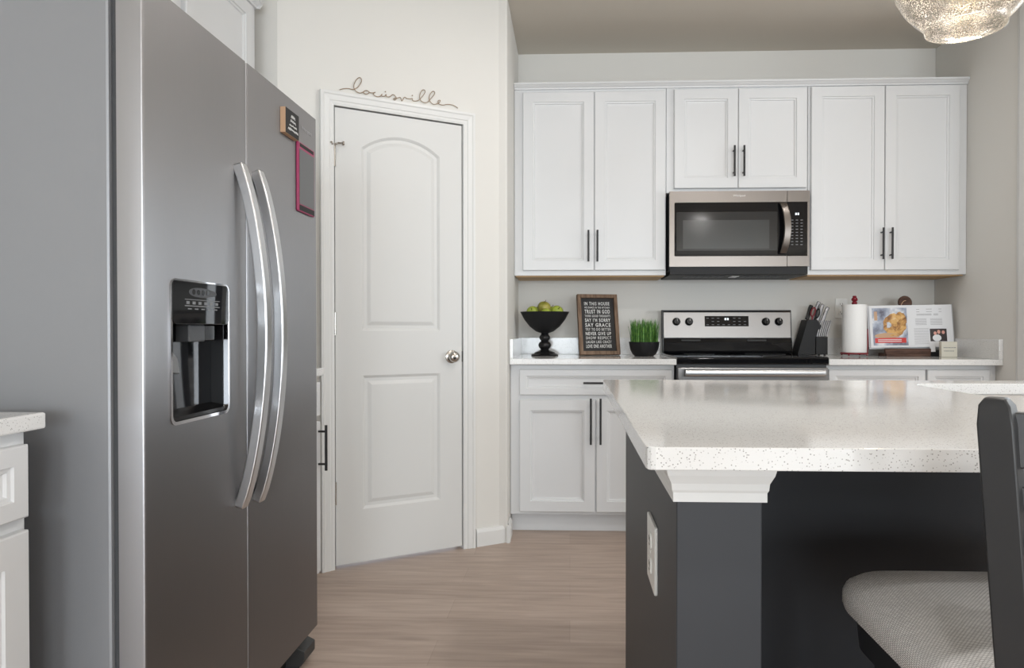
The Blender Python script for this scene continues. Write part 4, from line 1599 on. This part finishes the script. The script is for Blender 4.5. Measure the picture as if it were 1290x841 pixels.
BT = R(-7)
t = thing('cookbook', 'open cookbook with a food photo page resting on the walnut stand', 'book', (1.899, 3.915, ZT + .047))
t.rotation_euler = (BT, R(-.8), R(-2))
BH = .238
def page(x):
    """page surface bulge (toward -y) as a function of x"""
    u = abs(x) / .222
    return -.010 * math.sin(min(1, u) * PI) ** .8 - .004 * (1 - u)
bm = BM()
n = 28
rows = []
for i in range(n + 1):
    x = -.222 + .444 * i / n
    yb = page(x)
    rows.append([bm.verts.new(p) for p in ((x, yb, .003), (x, yb, BH), (x, .006, BH), (x, .006, .003))])
for a, b_ in zip(rows, rows[1:]):
    bridge(bm, a, b_) if False else [bm.faces.new((a[k], a[(k + 1) % 4], b_[(k + 1) % 4], b_[k])) for k in range(4)]
bm.faces.new(rows[0]); bm.faces.new(rows[-1][::-1])
pg = obj('pages', bm, 'paper', t, smooth=True)
bm = BM(); box(bm, -.229, .230, .0062, .0092, -.004, BH + .003); obj('cover', bm, mat('grey_cover', srgb(196, 198, 202), .5), t)


def decal(x0, x1, z0, z1, m_, name, parent, lift=.0004, shape=None):
    b_ = BM()
    if shape:
        pts_ = shape
        vs = [b_.verts.new((x, page(x) - lift, z)) for x, z in pts_]
        c_ = b_.verts.new((sum(p[0] for p in pts_) / len(pts_), page(sum(p[0] for p in pts_) / len(pts_)) - lift, sum(p[1] for p in pts_) / len(pts_)))
        for i in range(len(vs)):
            b_.faces.new((vs[i], vs[(i + 1) % len(vs)], c_))
    else:
        k = max(1, int((x1 - x0) / .012))
        pr_ = None
        for i in range(k + 1):
            x = x0 + (x1 - x0) * i / k
            cur = (b_.verts.new((x, page(x) - lift, z0)), b_.verts.new((x, page(x) - lift, z1)))
            if pr_:
                b_.faces.new((pr_[0], cur[0], cur[1], pr_[1]))
            pr_ = cur
    return obj(name, b_, m_, parent)


def ell(cx_, cz_, a_, b_, n_=20, wob=.08):
    return [(cx_ + a_ * math.cos(2 * PI * i / n_) * (1 + wob * math.sin(3.1 * i)), cz_ + b_ * math.sin(2 * PI * i / n_) * (1 + wob * math.cos(2.3 * i))) for i in range(n_)]


ph = decal(-.208, -.022, .014, .224, 'backdrop', 'photo', pg, .0006)
decal(0, 0, 0, 0, 'food', 'photo_food', pg, .0012, ell(-.092, .128, .062, .064))
decal(0, 0, 0, 0, 'food', 'photo_food', pg, .0012, ell(-.06, .155, .034, .045))
decal(-.198, -.182, .155, .205, 'tan_wood', 'photo_spoon', pg, .0012)
bm_ = decal(-.200, -.034, .028, .056, 'banner', 'photo_banner', pg, .0016)
for z_ in (.046, .037):
    decal(-.185, -.06, z_ - .002, z_ + .002, 'paper', 'banner_print', pg, .002)
decal(0, 0, 0, 0, 'tan_wood', 'photo_platter', pg, .0014, ell(-.135, .068, .066, .016, 20, .02))
b_ = BM()
def strip(x0, x1, z, h=.0026):
    vs = [b_.verts.new((x, page(x) - .0006, zz)) for x, zz in ((x0, z - h / 2), ((x0 + x1) / 2, z - h / 2), (x1, z - h / 2), (x1, z + h / 2), ((x0 + x1) / 2, z + h / 2), (x0, z + h / 2))]
    b_.faces.new((vs[0], vs[1], vs[4], vs[5])); b_.faces.new((vs[1], vs[2], vs[3], vs[4]))
for z_ in (.214, .200, .187, .181):
    strip(.03, .165 - (.02 if z_ < .19 else 0), z_, .0028)
for z_ in [.160 - .0065 * i for i in range(6)]:
    strip(.022, .080, z_, .0022); strip(.10, .165, z_, .0022)
for z_ in [.106 - .0085 * i for i in range(11)]:
    strip(.012, .088, z_, .0022)
obj('text_lines', b_, 'ink_gray', pg)
pp = decal(.094, .186, .034, .104, 'photo_dark', 'portrait_photo', pg, .0006)
decal(0, 0, 0, 0, 'paper', 'portrait_clothing', pg, .0012, ell(.130, .053, .024, .019, 16, .03))
decal(0, 0, 0, 0, 'photo_skin', 'portrait_face', pg, .0014, ell(.121, .079, .0085, .010, 14, 0))
decal(0, 0, 0, 0, 'photo_skin', 'portrait_face', pg, .0016, ell(.141, .086, .009, .011, 14, 0))
decal(0, 0, 0, 0, 'photo_skin', 'portrait_face', pg, .0014, ell(.166, .084, .009, .010, 14, 0))
b_ = BM(); box(b_, .088, .118, -.012, -.0095, -.024, .003); obj('bookmark_tab', b_, 'paper', t)

t = thing('word_block', 'small cream printed block in front of the cookbook corner', 'ornament', (2.030, 3.795, ZT))
t.rotation_euler = (0, 0, R(-4))
bm = BM(); box(bm, -.041, .041, -.014, .014, 0, .084); obj('block', bm, 'cream', t, bevel=.003)
bm = BM()
random.seed(9)
for z_, x0 in ((.052, -.030), (.034, -.028)):
    x_ = x0
    while x_ < .024:
        wd = random.uniform(.004, .011)
        box(bm, x_, x_ + wd, -.0146, -.0141, z_ - .0018, z_ + .0018)
        x_ += wd + .002
obj('lettering', bm, 'ink_mid', t)

# ------------------------------------------------------------------ wire script above the pantry door
main = [(0.0222, 2.1155), (0.0368, 2.1225), (0.0596, 2.1276), (0.0826, 2.1272), (0.1034, 2.1427), (0.1169, 2.166), (0.1161, 2.1822), (0.1059, 2.1832), (0.0919, 2.1664), (0.084, 2.1442), (0.0881, 2.1253), (0.1057, 2.1161), (0.1207, 2.1194), (0.1337, 2.13), (0.1454, 2.131), (0.1516, 2.1245), (0.1421, 2.1164), (0.129, 2.1175), (0.129, 2.1259), (0.1422, 2.1323), (0.1563, 2.1252), (0.1704, 2.1266), (0.1809, 2.1311), (0.1704, 2.1228), (0.1785, 2.1147), (0.1928, 2.1122), (0.2058, 2.119), (0.2105, 2.1283), (0.2105, 2.1179), (0.224, 2.1201), (0.2288, 2.1294), (0.2312, 2.1198), (0.2457, 2.1207), (0.2589, 2.1323), (0.2685, 2.131), (0.2774, 2.118), (0.2685, 2.109), (0.2647, 2.116), (0.2822, 2.1207), (0.296, 2.1258), (0.3028, 2.1106), (0.3148, 2.1297), (0.3267, 2.1258), (0.3441, 2.1267), (0.3526, 2.1299), (0.3556, 2.1198), (0.3768, 2.1231), (0.3919, 2.1362), (0.4113, 2.1621), (0.4133, 2.1766), (0.4011, 2.1766), (0.3889, 2.1537), (0.3908, 2.1297), (0.4071, 2.12), (0.4249, 2.1238), (0.4429, 2.1442), (0.4594, 2.1665), (0.4594, 2.1783), (0.4481, 2.1764), (0.4348, 2.1537), (0.4367, 2.132), (0.4532, 2.1193), (0.4713, 2.1231), (0.4854, 2.1332), (0.4885, 2.1425), (0.4791, 2.1401), (0.4802, 2.1264), (0.4999, 2.1221), (0.5262, 2.1296), (0.5526, 2.1297), (0.5782, 2.1196)]


def smooth_path(p, k=4):
    out_ = []
    P_ = [Vector((a, b, 0)) for a, b in p]
    for i in range(len(P_) - 1):
        p0, p1, p2, p3 = P_[max(i - 1, 0)], P_[i], P_[i + 1], P_[min(i + 2, len(P_) - 1)]
        for j in range(k):
            t_ = j / k
            out_.append(.5 * ((2 * p1) + (p2 - p0) * t_ + (2 * p0 - 5 * p1 + 4 * p2 - p3) * t_ ** 2 + (3 * p1 - p0 - 3 * p2 + p3) * t_ ** 3))
    out_.append(P_[-1])
    return out_


bm = BM()
tube(bm, [(v.x, -.004, v.y + .001) for v in smooth_path(main)], .0017, 6)
for x_, z_ in ((0.2264, 2.1375), (0.3526, 2.1406)):
    lathe(bm, [(0, -.002), (.0026, -.002), (.0026, .002), (0, .002)], seg=10, mtx=Matrix.Translation((x_, -.004, z_ + .004)) @ Matrix.Rotation(R(90), 4, 'X'))
o = obj('wall_script', bm, 'wire', smooth=True)
o.location, o.rotation_euler = DH, (0, 0, DA)
tag(o, 'thin brown wire script word louisville above the pantry door', 'wall decoration')
